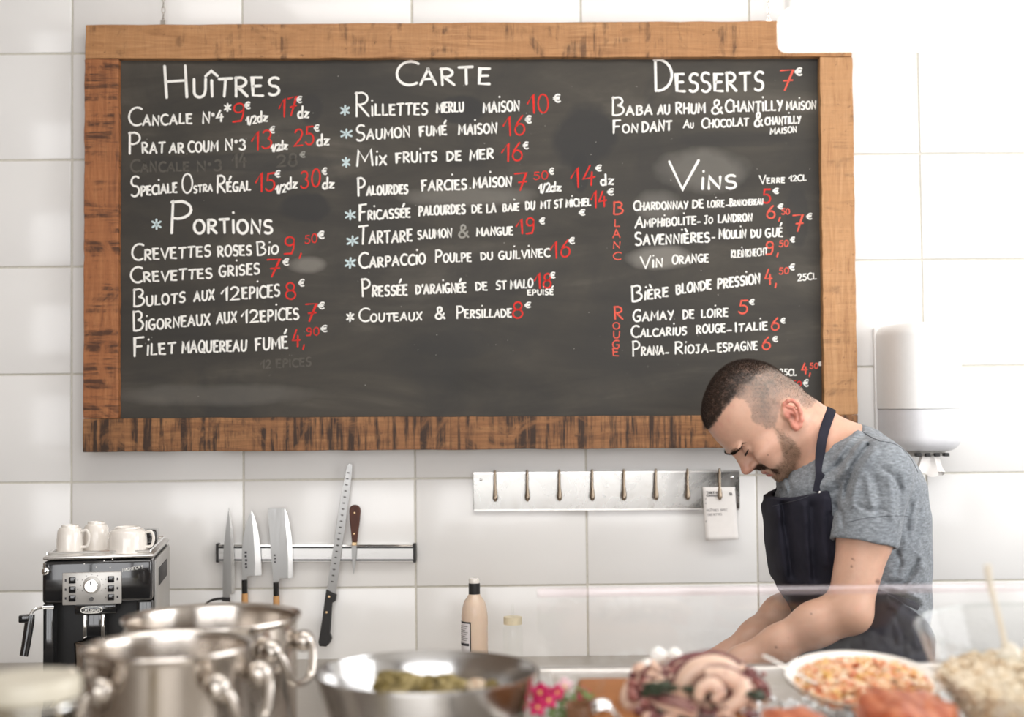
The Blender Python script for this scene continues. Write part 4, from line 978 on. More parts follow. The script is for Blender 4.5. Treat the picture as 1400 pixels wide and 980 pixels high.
# joints
YN, YFa = 2.60, 2.96
S_n, E_n, H_n = w3(1203,646,2.605), w3(1160,835,2.565), w3(1014,904,2.60)
S_f, E_f, H_f = w3(1180,640,2.95), w3(1098,822,2.94), w3(997,896,2.83)
zc_board = ZW+.026
def arm(F, S, E, H, tip, side):
    mid = S+(E-S)*.45
    F.cap(S, mid, .047, .0500, .02); F.cap(mid, E, .0510, .0400, .02)
    # elbow point, forearm belly, wrist
    ex = E+np.array([.014,0,-.010]); F.cap(E, ex, .036, .024, .02)
    b = E+(H-E)*.30+np.array([0,0,.004]); F.cap(E, b, .0380, .0395, .025); F.cap(b, E+(H-E)*.65, .0395, .0330, .025); F.cap(E+(H-E)*.65, H, .0335, .0275, .02)
def hand(F, H, tip, curl, side):
    d = tip-H; L = np.linalg.norm(d); d = d/L; sidev = np.array([0,1.0,0])*side; sidev = sidev-d*(sidev@d); sidev /= np.linalg.norm(sidev); nrm = np.cross(d, sidev); 
    if nrm[2] < 0: nrm = -nrm
    pc = H+d*.050; A = np.stack([d, sidev, nrm]); F.cap(H, H+d*.03, .0260, .022, .02)
    F.ell(pc, (.048,.040,.0160), .014, A)
    fingers = [(-.030,.074,1.0),(-.010,.082,1.08),(.010,.078,1.02),(.029,.066,.84)]
    for (o, st, ln) in fingers:
        k0 = H+d*st+sidev*o; d1 = d*.97-nrm*.15; d1/=np.linalg.norm(d1); k1 = k0+d1*.040*ln; d2 = d*.80-nrm*.5; d2/=np.linalg.norm(d2); k2 = k1+d2*.026*ln; d3 = d*.5-nrm*.8; d3/=np.linalg.norm(d3); k3 = k2+d3*.019*ln
        F.cap(H+d*.045+sidev*o*.8, k0, .0105, .0098, .006); F.cap(k0, k1, .0096, .0086, .005); F.cap(k1, k2, .0086, .0080, .004); F.cap(k2, k3, .0080, .0070, .004)
    t0 = H+d*.025-sidev*.022; t1 = H+d*.052-sidev*.050-nrm*.004; t2 = t1+d*.030-sidev*.010-nrm*.004; t3 = t2+d*.022+sidev*.006-nrm*.004
    F.cap(t0, t1, .0145, .0115, .010); F.cap(t1, t2, .0110, .0096, .005); F.cap(t2, t3, .0096, .0080, .004)
T_n, T_f = w3(962,922,2.66), w3(952,908,2.80)
N0, N1, N2 = HW(-.022,0,-.040), w3(1146,618), w3(1190,640)
def build_body(F):
    F.add(torso(-.011, zlo=w3(1165,1000)[2]), TLO, THI, .02)
    F.cap(N0, N1, .058, .064, .03); F.cap(HW(.02,0,-.07), w3(1120,628), .040, .046, .03)
    F.cap(w3(1160,622), w3(1212,648), .058, .050, .03)
    for S in (S_n, S_f): F.cap(w3(1165,630), S, .050, .042, .03)
    # collar bones / sternocleidomastoid
    for s in (-1,1): F.cap(HW(-.012,.050*s,-.058), w3(1112,640)+np.array([0,-.020*s,0]), .014, .011, .018)
    arm(F, S_n, E_n, H_n, T_n, 1); arm(F, S_f, E_f, H_f, T_f, 1)
    hand(F, H_n, T_n, 0, 1); hand(F, H_f, T_f, 0, -1)
person = thing('person', 'man in a grey t-shirt and dark apron bowed over his work', 'person', (W(1180,900,YM).x, YM, 0))
bl, bh = np.array([w3(930,960,2.6)[0]-.03, 2.46, w3(1165,1010)[2]]), np.array([TB_.max()+.06, 3.08, w3(1000,480)[2]])
FB = Field(bl, bh, .0042); build_head(FB); build_body(FB)
PB, QB = nets(FB, 1)
# fine head replaces the coarse one above a plane through the neck
FH = Field(HO-np.array([.138,.105,.168]), HO+np.array([.115,.105,.108]), .0018)
build_head(FH); build_body(FH)
PH, QH = nets(FH, 1)
cutn = (N1-N0)/np.linalg.norm(N1-N0); cut0 = N0+(N1-N0)*.30
sH = (PH-cut0)@cutn; sB = (PB-cut0)@cutn
inbox = ((PB > FH.lo+.004) & (PB < FH.lo+FH.h*(FH.n-1)-.004)).all(1)
QB2 = QB[(~((sB[QB] < -.002) & inbox[QB])).any(1)]; 
edge = ((PH < FH.lo+.003) | (PH > FH.lo+FH.h*(FH.n-1)-.003)).any(1)
QH2 = QH[((sH[QH] < .002) & ~edge[QH]).all(1)]
PA = np.concatenate([PB, PH]); QA = np.concatenate([QB2, QH2+len(PB)])
used = np.unique(QA); rm = np.full(len(PA), -1); rm[used] = np.arange(len(used)); PA = PA[used]; QA = rm[QA]
print('HANDZ', PA[PA[:,0] < .44][:,2].min(), PA[(PA[:,0]<.6)][:,0].min())
# ---- colours of the skin
def loc(P_): 
    q = (P_-HO)/SH; return q@fv, q@lv, q@uv
def side_px(F_, U_):   # local -> photo side coordinates of the head
    return 1045+640*(-.616*F_-.788*U_), 560+640*(.788*F_-.616*U_)
def pdist(px, py, poly_):
    poly_ = np.array(poly_, float); n = len(poly_); dm = np.full(px.shape, 1e9); ins = np.zeros(px.shape, bool)
    for i in range(n):
        a, b = poly_[i], poly_[(i+1) % n]; e = b-a; t = np.clip(((px-a[0])*e[0]+(py-a[1])*e[1])/(e@e), 0, 1)
        dm = np.minimum(dm, np.hypot(px-a[0]-t*e[0], py-a[1]-t*e[1]))
        c = ((a[1] > py) != (b[1] > py)) & (px < (b[0]-a[0])*(py-a[1])/(b[1]-a[1]+1e-12)+a[0]); ins ^= c
    return np.where(ins, dm, -dm)
HAIR = [(930,600),(967,589),(975,574),(984,557),(996,546),(1007,549),(1013,560),(1017,577),(1035,587),(1049,587),(1053,570),(1057,552),(1068,547),(1081,550),(1088,559),(1095,562),(1130,540),(1100,450),(920,450)]
DARK = [(930,600),(967,589),(976,572),(986,555),(997,543),(1006,528),(1024,514),(1046,503),(1068,508),(1090,490),(1060,460),(920,450)]
BEARD = [(1047,584),(1058,590),(1068,596),(1079,606),(1088,622),(1082,640),(1072,658),(1052,664),(1050,653),(1053,646),(1049,643),(1050,636),(1059,630),(1057,614),(1050,600)]
MUST = [(1025,641),(1030,634),(1040,632),(1054,639),(1059,648),(1052,646),(1044,641),(1034,642)]
BROW = [(990,618),(996,608),(1012,604),(1026,602),(1030,606),(1016,611),(1004,619)]
sst = lambda x, a, b: np.clip((x-a)/(b-a), 0, 1)**2*(3-2*np.clip((x-a)/(b-a), 0, 1))
Fl, Ll, Ul = loc(PA); spx, spy = side_px(Fl, Ul); hz = (np.hypot(Fl, np.hypot(Ll, Ul)) < .17) & (Ul > -.13)
nz1 = vnoise(PA, 160, 1); nz2 = vnoise(PA, 420, 2); nz3 = vnoise(PA, 40, 3)
skin = np.array([.62,.375,.265]); cols = np.tile(skin, (len(PA),1))
def tint(mask, c): 
    global cols
    cols = cols*(1-mask[:,None])+np.array(c)*mask[:,None]
tint(np.clip(.5+.5*nz3,0,1)*.35, (.66,.37,.27)); tint(np.clip(nz1,0,1)*.12, (.62,.33,.24)); tint(np.clip(nz1*nz3*2,0,1)*.22, (.60,.27,.20))
g3 = lambda c, r: np.exp(-((PA-c)**2).sum(1)/r**2)
tint(g3(HW(.125,0,-.045), .018)*.55, (.66,.27,.20)); tint(g3(HW(.07,.05,-.045),.03)*.25, (.70,.34,.26)); tint(g3(HW(.10,.03,.06),.028)*.3, (.68,.31,.23))
earm = sst(np.abs(Ll), .077, .082)*hz*(Ul < .0)*(Ul > -.075)*(Fl < .02); tint(earm*.75, (.66,.22,.16))
_ce = HL(940+578/4.454, 470+452/4.454); tint(hz*np.exp(-(((Fl-_ce[0])/.008)**2+((Ul-_ce[1])/.012)**2))*(np.abs(Ll) > .066)*(np.abs(Ll) < .0825)*.75, (.30,.075,.05))  # shade in the hollow of the ear painted into the skin colour
tint(g3(w3(1125,600,2.73), .05)*.3, (.70,.33,.23))
lips = hz*(np.exp(-((Ul+.0790)/.0042)**2)+np.exp(-((Ul+.0895)/.0048)**2))*(Fl > .098)*(np.abs(Ll) < .019); tint(np.clip(lips,0,1)*.9, (.45,.11,.10))
tint((hz*(np.abs(Ul+.0842) < .0018)*(Fl > .095)*(np.abs(Ll) < .021)).astype(float)*.7, (.20,.07,.06))
hd = pdist(spx, spy, HAIR); hm = hz*sst(hd+nz1*1.2+nz2*1.0, -1.5, 3.0)
dk = sst(pdist(spx, spy, DARK)+nz1*2.0, -9, 7)
grey = np.array([.215,.170,.140]); dark = np.array([.050,.032,.024])
fade = np.clip(.55+.4*sst(hd, 0, 30), 0, 1)
hc = grey[None]*(1-dk[:,None])+dark[None]*dk[:,None]
hm2 = np.clip(hm*(fade*(1-dk)*.92+dk*.97)*(1+.16*nz2+.14*nz1), 0, 1)
cols = cols*(1-hm2[:,None])+hc*hm2[:,None]
bd = pdist(spx, spy, BEARD); bm_ = hz*(np.abs(Ll) > .0)*sst(bd+nz1*1.5+nz2*1.5, -2, 6)*.62; tint(bm_, (.28,.185,.125))
md = pdist(spx, spy, MUST); tint(hz*np.exp(-((Ul-(-.0005+.0050*np.sin(np.clip((np.abs(Ll)-.012)/.042,0,1)*PI*.8)))/.0034)**2)*(np.abs(Ll) > .009)*(np.abs(Ll) < .048)*(Fl > .06)*.75, (.07,.045,.035)); mm = hz*(Fl > .07)*(np.abs(Ll)<.042)*sst(md+nz2, -1, 2)*.75; tint(mm, (.13,.075,.055))
# moles
for (px, py, r) in ((1200,795,.0040),(1166,764,.0016),(1164,774,.0014),(1110,839,.0014),(1077,873,.0016),(1061,884,.0024),(1050,622,.0014)):
    d_ = RAY(px, py); best = None
    t_ = PA@np.array(d_)-CH*d_[2]; off = PA-(np.array([0,0,CH])+t_[:,None]*np.array(d_)); dd = np.sqrt((off**2).sum(1))
    near = np.where(dd < .008)[0]
    if len(near):
        ymin = PA[near,1].min(); ok = (PA[:,1] < ymin+.02)
        tint(sst(-dd, -r*1.5, -r*.6)*ok*.8, (.12,.05,.035))
MT['skin'] = vcol('skin', .44, .45, 420, .0005, .05, sss=.12)
MT['skin'].node_tree.nodes['Principled BSDF'].inputs['Subsurface Scale'].default_value = .01
MT['skin'].node_tree.nodes['Principled BSDF'].inputs['Subsurface Radius'].default_value = (1,.35,.2)
body = npmesh('body', PA, QA, 'skin', person, cols)
bvh_body = BVHTree.FromPolygons([tuple(p) for p in PA], [tuple(q) for q in QA])
# ---- eyes, lashes
MT['eyewhite'] = plain('eye_white', srgb(225,215,208), .2); MT['iris'] = plain('dark_iris', srgb(60,44,34), .15); MT['lash'] = plain('dark_lash', srgb(34,24,20), .6)
for s in (-1,1):
    ec = HW(.0925,.0325*s,-.0235)
    m = MB(); 
    def lid(f, dr): # point on lid along the slit
        L_ = .0325*s+(-.0135+.027*f)*s; U_ = -.0165-.0030*math.sin(PI*f)+.0010*f; 
        q = Vector(HW(.125, L_, U_)); hit = bvh_body.ray_cast(q, Vector(-fv)); return (hit[0] if hit[0] is not None else q)+Vector(fv)*dr
    pts = [lid(f, .0006) for f in np.linspace(0,1,12)]
    m.tube(pts, [.0006]+[.0014]*10+[.0008], 6)
    for f in np.linspace(.1,1.0,22):
        a_ = lid(f, .001); m.tube([a_, a_+Vector(fv)*.0035-Vector(uv)*.002, a_+Vector(fv)*.0060-Vector(uv)*.0020], [.00035,.0003,.0001], 3, cap=False)
    m.build('eyelashes','lash',person)
    MB().ell(HW(.0890,.0325*s,-.0150),(.0105,.0105,.0105),16,12).build('eye','eyewhite',person)
    MB().ell(lid(.5,-.0008)-Vector(uv)*.0012,(.0018,.0040,.0014),12,8,Matrix([list(fv),list(lv),list(uv)]).transposed()).build('iris','iris',person)
# ---- hair strands, beard, brows
Nf = np.cross(PA[QA[:,2]]-PA[QA[:,0]], PA[QA[:,3]]-PA[QA[:,1]]); Af = np.linalg.norm(Nf, axis=1)/2; Nf /= (2*Af[:,None]+1e-12)
Cf = PA[QA].mean(1); fF, fL, fU = loc(Cf); fpx, fpy = side_px(fF, fU); fh = (np.hypot(fF, np.hypot(fL, fU)) < .17) & (fU > -.13)
outw = Cf-HO; flip = (Nf*outw).sum(1) < 0; 
if flip.mean() > .5: Nf = -Nf
def strands(name, wt, count, ln, comb, wdt, colf, lab=None, jit=.45):
    p = wt*Af; p = p/p.sum(); I = rng.choice(len(Cf), count, p=p)
    q = PA[QA[I]]; u_ = rng.random((count,1)); v_ = rng.random((count,1)); P0 = (q[:,0]*(1-u_)+q[:,1]*u_)*(1-v_)+(q[:,3]*(1-u_)+q[:,2]*u_)*v_
    D = Nf[I]*.8+comb(I)+rng.normal(0, jit, (count,3))*.5; D /= np.linalg.norm(D, axis=1)[:,None]
    L_ = (ln(I)*rng.uniform(.7,1.25,count))[:,None]; Sd = np.cross(D, rng.normal(0,1,(count,3))); Sd /= np.linalg.norm(Sd,axis=1)[:,None]; Sd *= wdt/2
    P0 = P0-Nf[I]*.0004; T_ = P0+D*L_; V_ = np.stack([P0-Sd, P0+Sd, T_], 1).reshape(-1,3); Q_ = np.arange(count*3).reshape(-1,3)
    c_ = np.repeat(colf(I), 3, axis=0); o = npmesh(name, V_, Q_, 'strand', person, c_)
    if lab: o['label'] = lab
    return o
n = NT('hair_strand'); a_ = n.n('Attribute', attribute_name='col').outputs['Color']; n.P(col=a_, rough=.6, spec=.2); MT['strand'] = n.m
fhd = pdist(fpx, fpy, HAIR); fdk = sst(pdist(fpx, fpy, DARK)+vnoise(Cf,160,1)*2, -9, 7); fearm = (np.abs(fL) > .0785)
earz = (fF > -.05) & (fF < .012) & (fU < -.004) & (fU > -.075) & (np.abs(fL) > .0735)
wt = fh*sst(fhd, -.8, 4)*(~fearm)*(~earz)*(.55+.6*fdk)
combh = lambda I: (uv*-.25-fv*.35+0*Cf[I])
strands('hair', wt, 42000, lambda I: .0028+.0030*fdk[I], lambda I: np.tile(fv*.25+uv*.1, (len(I),1)), .00042,
        lambda I: (np.array([.10,.075,.058])[None]*(1-fdk[I][:,None])+np.array([.035,.022,.016])[None]*fdk[I][:,None])*rng.uniform(.6,1.5,(len(I),1)), 'buzz-cut dark brown hair, shorter and greyer at the sides')
wt = fh*sst(pdist(fpx, fpy, BEARD)+vnoise(Cf,160,4)*2, -1.5, 6)*(~fearm)*(~earz)*(np.abs(fL) > .004)+0
strands('beard', wt, 7000, lambda I: np.full(len(I), .0040), lambda I: np.tile(-uv*.5-fv*.1, (len(I),1)), .00042, lambda I: np.array([.24,.155,.10])[None]*rng.uniform(.5,1.6,(len(I),1)), 'short light brown beard')
wt = fh*sst(pdist(fpx, fpy, MUST), -1, 2)*(fF > .07)*(np.abs(fL)<.044)
strands('moustache', wt, 2600, lambda I: np.full(len(I), .0050), lambda I: np.sign(fL[I])[:,None]*lv*.6-uv*.5, .0005, lambda I: np.array([.07,.042,.03])[None]*rng.uniform(.5,1.5,(len(I),1)))
bw = fh*np.exp(-((fU-(-.0005+.0050*np.sin(np.clip((np.abs(fL)-.012)/.042,0,1)*PI*.8)))/.0034)**2)*(np.abs(fL) > .009)*(np.abs(fL) < .052)*(fF > .06)
strands('eyebrows', bw, 2600, lambda I: np.full(len(I), .0055), lambda I: np.sign(fL[I])[:,None]*lv*1.2+uv*.1, .0006, lambda I: np.array([.035,.022,.016])[None]*rng.uniform(.5,1.6,(len(I),1)), jit=.25)

# ---- t-shirt
FOLDS = [  # (amp m, width px, polyline in photo px)   negative = groove
 (-.0065,3.6,[(1187,609),(1167,637),(1158,662),(1156,680)]),(.006,5,[(1195,618),(1176,645),(1167,675),(1166,690)]),(.004,5,[(1178,604),(1158,630),(1149,660)]),
 (-.0025,3.0,[(1183,594),(1170,607),(1154,622),(1143,640)]),(.004,4,[(1172,590),(1158,606),(1145,625)]),
 (-.0045,3.2,[(1124,652),(1140,640),(1155,628),(1163,620)]),(.004,4,[(1130,662),(1146,652),(1158,640)]),(-.004,3,[(1130,676),(1145,668),(1153,655)]),
 (-.004,3,[(1140,690),(1150,700),(1153,720)]),(.004,4,[(1183,650),(1186,672),(1187,690)]),(-.004,4,[(1196,655),(1200,680),(1199,705)]),(.004,4.5,[(1212,655),(1216,680),(1215,705)]),
 (-.004,4,[(1226,650),(1231,675),(1229,700)]),(-.0035,3,[(1172,690),(1185,698),(1205,696)]),(-.003,3,[(1205,640),(1222,652),(1232,668)]),
 (-.006,3.2,[(1254,766),(1246,782),(1236,796),(1212,797)]),(.005,4,[(1262,775),(1252,792),(1240,804)]),(-.006,3,[(1218,813),(1236,818),(1257,828)]),(.005,4,[(1222,804),(1240,809),(1258,818)]),
 (-.0045,3,[(1227,754),(1232,770),(1226,783)]),(.003,4,[(1240,730),(1236,750),(1230,765)]),(-.004,3.5,[(1246,690),(1240,715),(1242,735)]),(-.003,4,[(1258,700),(1252,730)]),
 (-.004,2.6,[(1066,655),(1070,672)]),(-.004,2.6,[(1076,650),(1080,668)]),(.003,2.6,[(1071,650),(1075,668)]),
]
def foldf(px, py, folds):
    out = np.zeros(px.shape, f32)
    for amp, wd, pl_ in folds:
        xs = [q[0] for q in pl_]; ys = [q[1] for q in pl_]
        m = (px > min(xs)-4*wd) & (px < max(xs)+4*wd) & (py > min(ys)-4*wd) & (py < max(ys)+4*wd)
        if not m.any(): continue
        x, y = px[m], py[m]; best = np.full(x.shape, 1e9, f32)
        for a, b in zip(pl_[:-1], pl_[1:]):
            e = np.array(b, float)-np.array(a, float); t = np.clip(((x-a[0])*e[0]+(y-a[1])*e[1])/(e@e), 0, 1)
            best = np.minimum(best, (x-a[0]-t*e[0])**2+(y-a[1]-t*e[1])**2)
        out[m] += amp*np.exp(-best/wd**2)
    return out
sl_, sh_ = np.array([TF_.min()-.04, YM-.285, w3(1165,850)[2]]), np.array([TB_.max()+.05, YM+.285, w3(1165,560)[2]])
FS = Field(sl_, sh_, .0034)
FS.add(torso(.0), TLO, THI, .02)
FS.cap(w3(1160,622), w3(1212,650), .067, .060, .03); FS.cap(w3(1140,632), w3(1160,640), .066, .06, .03)
for S in (S_n, S_f): FS.cap(w3(1165,632), S, .060, .060, .03)
for S, E in ((S_n, E_n), (S_f, E_f)):
    d_ = E-S; L_ = np.linalg.norm(d_); d_ /= L_; end = S+d_*.142
    G2 = Field(np.minimum(S,end)-.085, np.maximum(S,end)+.085, .0034); G2.lo = FS.lo+np.round((G2.lo-FS.lo)/FS.h)*FS.h
    S_, X = FS.sl(np.minimum(S,end)-.085, np.maximum(S,end)+.085, 0)
    a = capf(S, S+d_*.19, .0625, .0640)(*X); pl_ = (X[0]-end[0])*d_[0]+(X[1]-end[1])*d_[1]+(X[2]-end[2])*d_[2]+.10*(X[0]-end[0])
    inner = capf(S, S+d_*.22, .0535, .0580)(*X); cav = np.maximum(inner, -(pl_+.016))
    a = np.maximum(np.maximum(a, pl_), -cav); 
    FS.d[S_] = smin(FS.d[S_], a.astype(f32), .014)
S_, X = FS.full()
pxs, pys = PXA(X[0], np.minimum(X[1], 2.95)*0+np.where(X[1] < YM, np.maximum(X[1], 2.55), YM), X[2])
FS.d -= foldf(pxs, pys, FOLDS)*1.4
q = np.sin(X[0]*55+3*np.sin(X[2]*21)+X[1]*20)*np.sin(X[2]*33+2*np.sin(X[0]*30)+X[1]*17); FS.d -= (.0015*q).astype(f32)
# neckline: cut above the plane through the collar line (and a small V in front), hem below
A_, B_ = w3(1168,574), w3(1100,646); nn = np.array([-(B_-A_)[2], 0, (B_-A_)[0]]); nn /= np.linalg.norm(nn)
if nn[2] < 0: nn = -nn
colp = (X[0]-A_[0])*nn[0]+(X[2]-A_[2])*nn[2] + .0*X[1]; 
ax_ = w3(1130,608); rad = np.sqrt((X[1]-YM)**2+((X[0]-ax_[0])*(B_-A_)[0]+(X[2]-ax_[2])*(B_-A_)[2])**2/((B_-A_)@(B_-A_)))
cut = np.minimum(colp, np.maximum(.083-rad, -1)*1.0+0*colp)
colcut = np.maximum(-.9, np.minimum(colp+.015, .094-rad))
FS.d = np.maximum(FS.d, colcut.astype(f32))
FS.d = np.maximum(FS.d, (w3(1165,846)[2]-X[2]+0*X[0]).astype(f32))
PS, QS = nets(FS, 1)
n = NT('heather_grey_jersey'); v = n.obj(scale=(1,1,2.6)); a_ = n.noise(v, 95, 4, .7); b_ = n.noise(n.obj(), 14, 4); fz = n.noise(n.obj(), 900, 2)
c_ = n.ramp(a_, [(.28,srgb(98,102,106)),(.5,srgb(128,133,138)),(.72,srgb(160,165,170))]); c_ = n.mix(n.ramp(b_,[(.35,(0,0,0)),(.75,(.35,.35,.35))]), c_, srgb(106,111,118))
n.P(col=c_, rough=.9, spec=.15, sheen=.15, nrm=n.bump(fz, .35, .0006)); MT['jersey'] = n.m
shirt = npmesh('tshirt', PS, QS, 'jersey', person)
bvh_shirt = BVHTree.FromPolygons([tuple(p) for p in PS], [tuple(q) for q in QS])
MT['seam'] = plain('dark_seam', srgb(72,74,80), .9)
def surf(px, py, bv, off, fallback=2.7):
    d_ = RAY(px, py); h = bv.ray_cast(Vector((0,0,CH)), d_); return (h[0]-d_*off) if h[0] is not None else W(px, py, fallback)
def seam(pts, name, r=.0009, mat='seam', bv=None, off=.0002, rr=None):
    bv = bv or bvh_shirt; pp = [surf(x, y, bv, off) for x, y in [(q.x, q.y) for q in smooth_path([(a,b,0) for a,b in pts], 8)]]
    m = MB(); m.tube(pp, r, 6); return m.build(name, mat, person)
seam([(1179,590),(1190,597),(1203,603)], 'shoulder_seam'); seam([(1203,603),(1220,606),(1234,614),(1246,628),(1255,646)], 'armhole_seam')
seam([(1159,714),(1180,709),(1205,706),(1232,705),(1243,706)], 'hem_stitching', .0005)
# ---- apron
MT['apron'] = None
n = NT('dark_navy_cotton'); v = n.obj(); a_ = n.noise(v, 20, 4); fz = n.noise(v, 700, 2); n.P(col=n.ramp(a_,[(.3,srgb(33,33,42)),(.7,srgb(46,45,56))]), rough=.85, spec=.2, nrm=n.bump(fz,.3,.0005)); MT['apron'] = n.m
AF = [(-.010,4.5,[(1078,690),(1084,740),(1090,790)]),(.008,5,[(1068,700),(1072,750),(1080,800)]),(.008,5,[(1095,690),(1099,740),(1106,800)]),(-.008,4.5,[(1108,690),(1108,730),(1112,790)]),(.006,4,[(1119,680),(1118,720),(1124,770)]),(-.005,3.5,[(1128,700),(1130,740),(1140,790)]),
      (-.004,4,[(1210,830),(1225,860),(1222,895)]),(.004,4,[(1235,845),(1242,880)]),(-.005,3,[(1205,812),(1230,830),(1255,845)])]
al, ah = np.array([TF_.min()-.05, YM-.24, W(1165,1180,YM).z+.01]), np.array([TB_.max()+.045, YM+.24, w3(1165,655)[2]])
FA = Field(al, ah, .0040); S_, X = FA.full()
yn = np.where(X[1] < YM, np.minimum(X[1], 2.64)*0+2.64, 2.64)
pa, pb = PXA(X[0], np.full((1,1,1), 2.66, f32)+0*X[1], X[2]); pa = pa+0*X[1]; pb = pb+0*X[1]
t0 = torso(.0)(*X)
extra = .014*np.clip((720-pb)/45, 0, 1)*np.clip((1105-pa)/40, 0, 1)
base = t0-.0085-extra-foldf(pa.astype(f32), pb.astype(f32), AF)*.9
shell_ = np.maximum(base-.0035, -(base+.0095))
ye = np.array([655,667,700,730,750,775,792,803,812,845,900,1300.]); xe = np.array([1127,1127,1131,1142,1149,1162,1178,1196,1215,1262,1300,1300.])
edgex = np.interp(pb, ye, xe); topy = 687+(pa-1053)*(667-687)/(1127-1053)+2.5*np.sin((pa-1053)/74*PI)
mk = np.maximum((pa-edgex)/700, (topy-pb)/700)
back = (X[0]-TB_.mean()+.045); mk = np.maximum(mk, np.where(pb > 842, -1, -1))
FA.d = np.maximum(shell_, mk).astype(f32); FA.d[:, :, :2] = 1; FA.d = np.maximum(FA.d, ((al[2]+.012)-X[2]+0*FA.d).astype(f32))
PP, QP = nets(FA, 2)
apron = npmesh('apron', PP, QP, 'apron', person); apron['label'] = 'dark navy bib apron'
bvh_ap = BVHTree.FromPolygons([tuple(p) for p in PP], [tuple(q) for q in QP])
seam([(1056,692),(1075,687),(1095,682),(1115,674),(1126,671)], 'bib_stitching', .0005, 'seam', bvh_ap, .0001)
def hug(p, off, bvs):
    p = Vector(p)
    for bv in bvs:
        n_ = bv.find_nearest(p)
        if n_[0] is None: continue
        nr = n_[1]; s_ = (p-n_[0]).dot(nr)
        if s_ < off: p = n_[0]+nr*off
    return p
cn = Vector(Nf[0]) if False else None
def strap(pts, name):
    pp = smooth_path([W(*q) for q in pts], 6); pp = [hug(p, .0035, (bvh_body, bvh_shirt)) for p in pp]
    for _ in range(10): pp = [pp[0]]+[(pp[i-1]+pp[i]*2+pp[i+1])/4 for i in range(1, len(pp)-1)]+[pp[-1]]
    m = MB(); m.tube(pp, .0098, 12, flat=.16, up=(0,1,0)); return m.build(name, 'apron', person)
strap([(1126,672,2.655),(1124,650,2.655),(1121,628,2.675),(1123,606,2.700),(1127,588,2.716),(1130,574,2.735),(1131,567,2.765),(1131,566,2.79),(1129,572,2.82),(1124,590,2.845),(1112,620,2.86),(1098,648,2.875),(1088,672,2.88),(1086,684,2.885)], 'neck_strap')
# button at the bib corner, waist tie
MB().ell(surf(1121,673,bvh_ap,.001),(.003,.0015,.003),10,6).build('snap_button','steel_brushed',person)
m = MB(); m.tube([hug(surf(x,y,bvh_shirt,.004),.004,(bvh_shirt,)) for x,y in [(1212,814),(1225,818),(1240,824),(1255,831)]], .006, 8, flat=.25, up=(0,1,0)); m.build('waist_tie','apron',person)
# ---- trousers and shoes
MT['jeans'] = plain('dark_grey_trousers', srgb(58,58,66), .9, bs=60); MT['shoe'] = plain('black_kitchen_shoes', srgb(24,23,23), .35)
hx = w3(1180,950)[0]
FT = Field([hx-.17, YM-.22, .05], [hx+.17, YM+.22, w3(1165,880)[2]], .009)
FT.add(torso(-.006), TLO, THI, .02)
for s in (-1,1):
    hp = np.array([hx, YM+.095*s, .90]); kn = np.array([hx-.005, YM+.11*s, .50]); an = np.array([hx+.03, YM+.115*s, .10])
    FT.cap(hp, kn, .092, .068, .04); FT.cap(kn, an, .068, .052, .03)
FT.d = np.maximum(FT.d, np.where(FT.full()[1][2] > w3(1165,905)[2], 1, -1)+0*FT.d)
PT, QT = nets(FT, 1); npmesh('trousers', PT, QT, 'jeans', person)
for s in (-1,1):
    FT = Field([hx-.24, YM+.115*s-.07, -.0], [hx+.12, YM+.115*s+.07, .16], .006)
    FT.cap(np.array([hx+.045, YM+.115*s, .048]), np.array([hx-.16, YM+.12*s, .040]), .044, .038, .02); FT.cap(np.array([hx+.03, YM+.115*s, .12]), np.array([hx+.03, YM+.115*s, .05]), .045, .045, .03)
    FT.d = np.maximum(FT.d, .008-FT.full()[1][2]+0*FT.d); PT, QT = nets(FT, 1); PT[:,2] -= .008; npmesh('shoe', PT, QT, 'shoe', person)
# ---- board and knife under his hands
t = thing('cutting_board', 'white cutting board on the wall worktop under the cook\'s hands', 'cutting board', W(940,960,2.75))
MB().box(.20,.49,2.50,2.95,ZW+.0005,ZW+.018,bev=.004).build('slab','white_plastic',t)
# ------------------------------------------------------------------ display counter and foreground
ZB = 1.145
MT['display_steel'] = steel('display_case_steel', (.72,.69,.65,1), .33, 'x')
xd0 = .062
t = thing('display_counter', 'steel seafood display counter with a rear rail in front of the cook', 'display counter', (.9, 1.6, 0))
MB().box(xd0, 2.1, 1.10, 2.06, .12, ZB-.03, bev=.004).build('cabinet', 'display_steel', t)
zr = W(900, 908, 2.06).z
MB().box(xd0, 2.1, 2.03, 2.06, ZB-.03, zr, bev=.004, seg=3).build('rear_rail', 'display_steel', t)
MB().box(xd0, 2.1, 1.10, 1.13, ZB-.03, ZB+.01, bev=.004, seg=3).build('front_rail', 'display_steel', t)
MB().box(xd0, xd0+.02, 1.10, 2.06, ZB-.03, ZB+.01, bev=.003).build('side_rail', 'display_steel', t)
MB().box(xd0+.02, 2.08, 1.13, 2.03, ZB-.03, ZB-.012, bev=.002).build('tray', 'display_steel', t)
MB().box(xd0+.05, 2.05, 1.2, 2.0, 0, .12).build('plinth', 'matt_black', t)
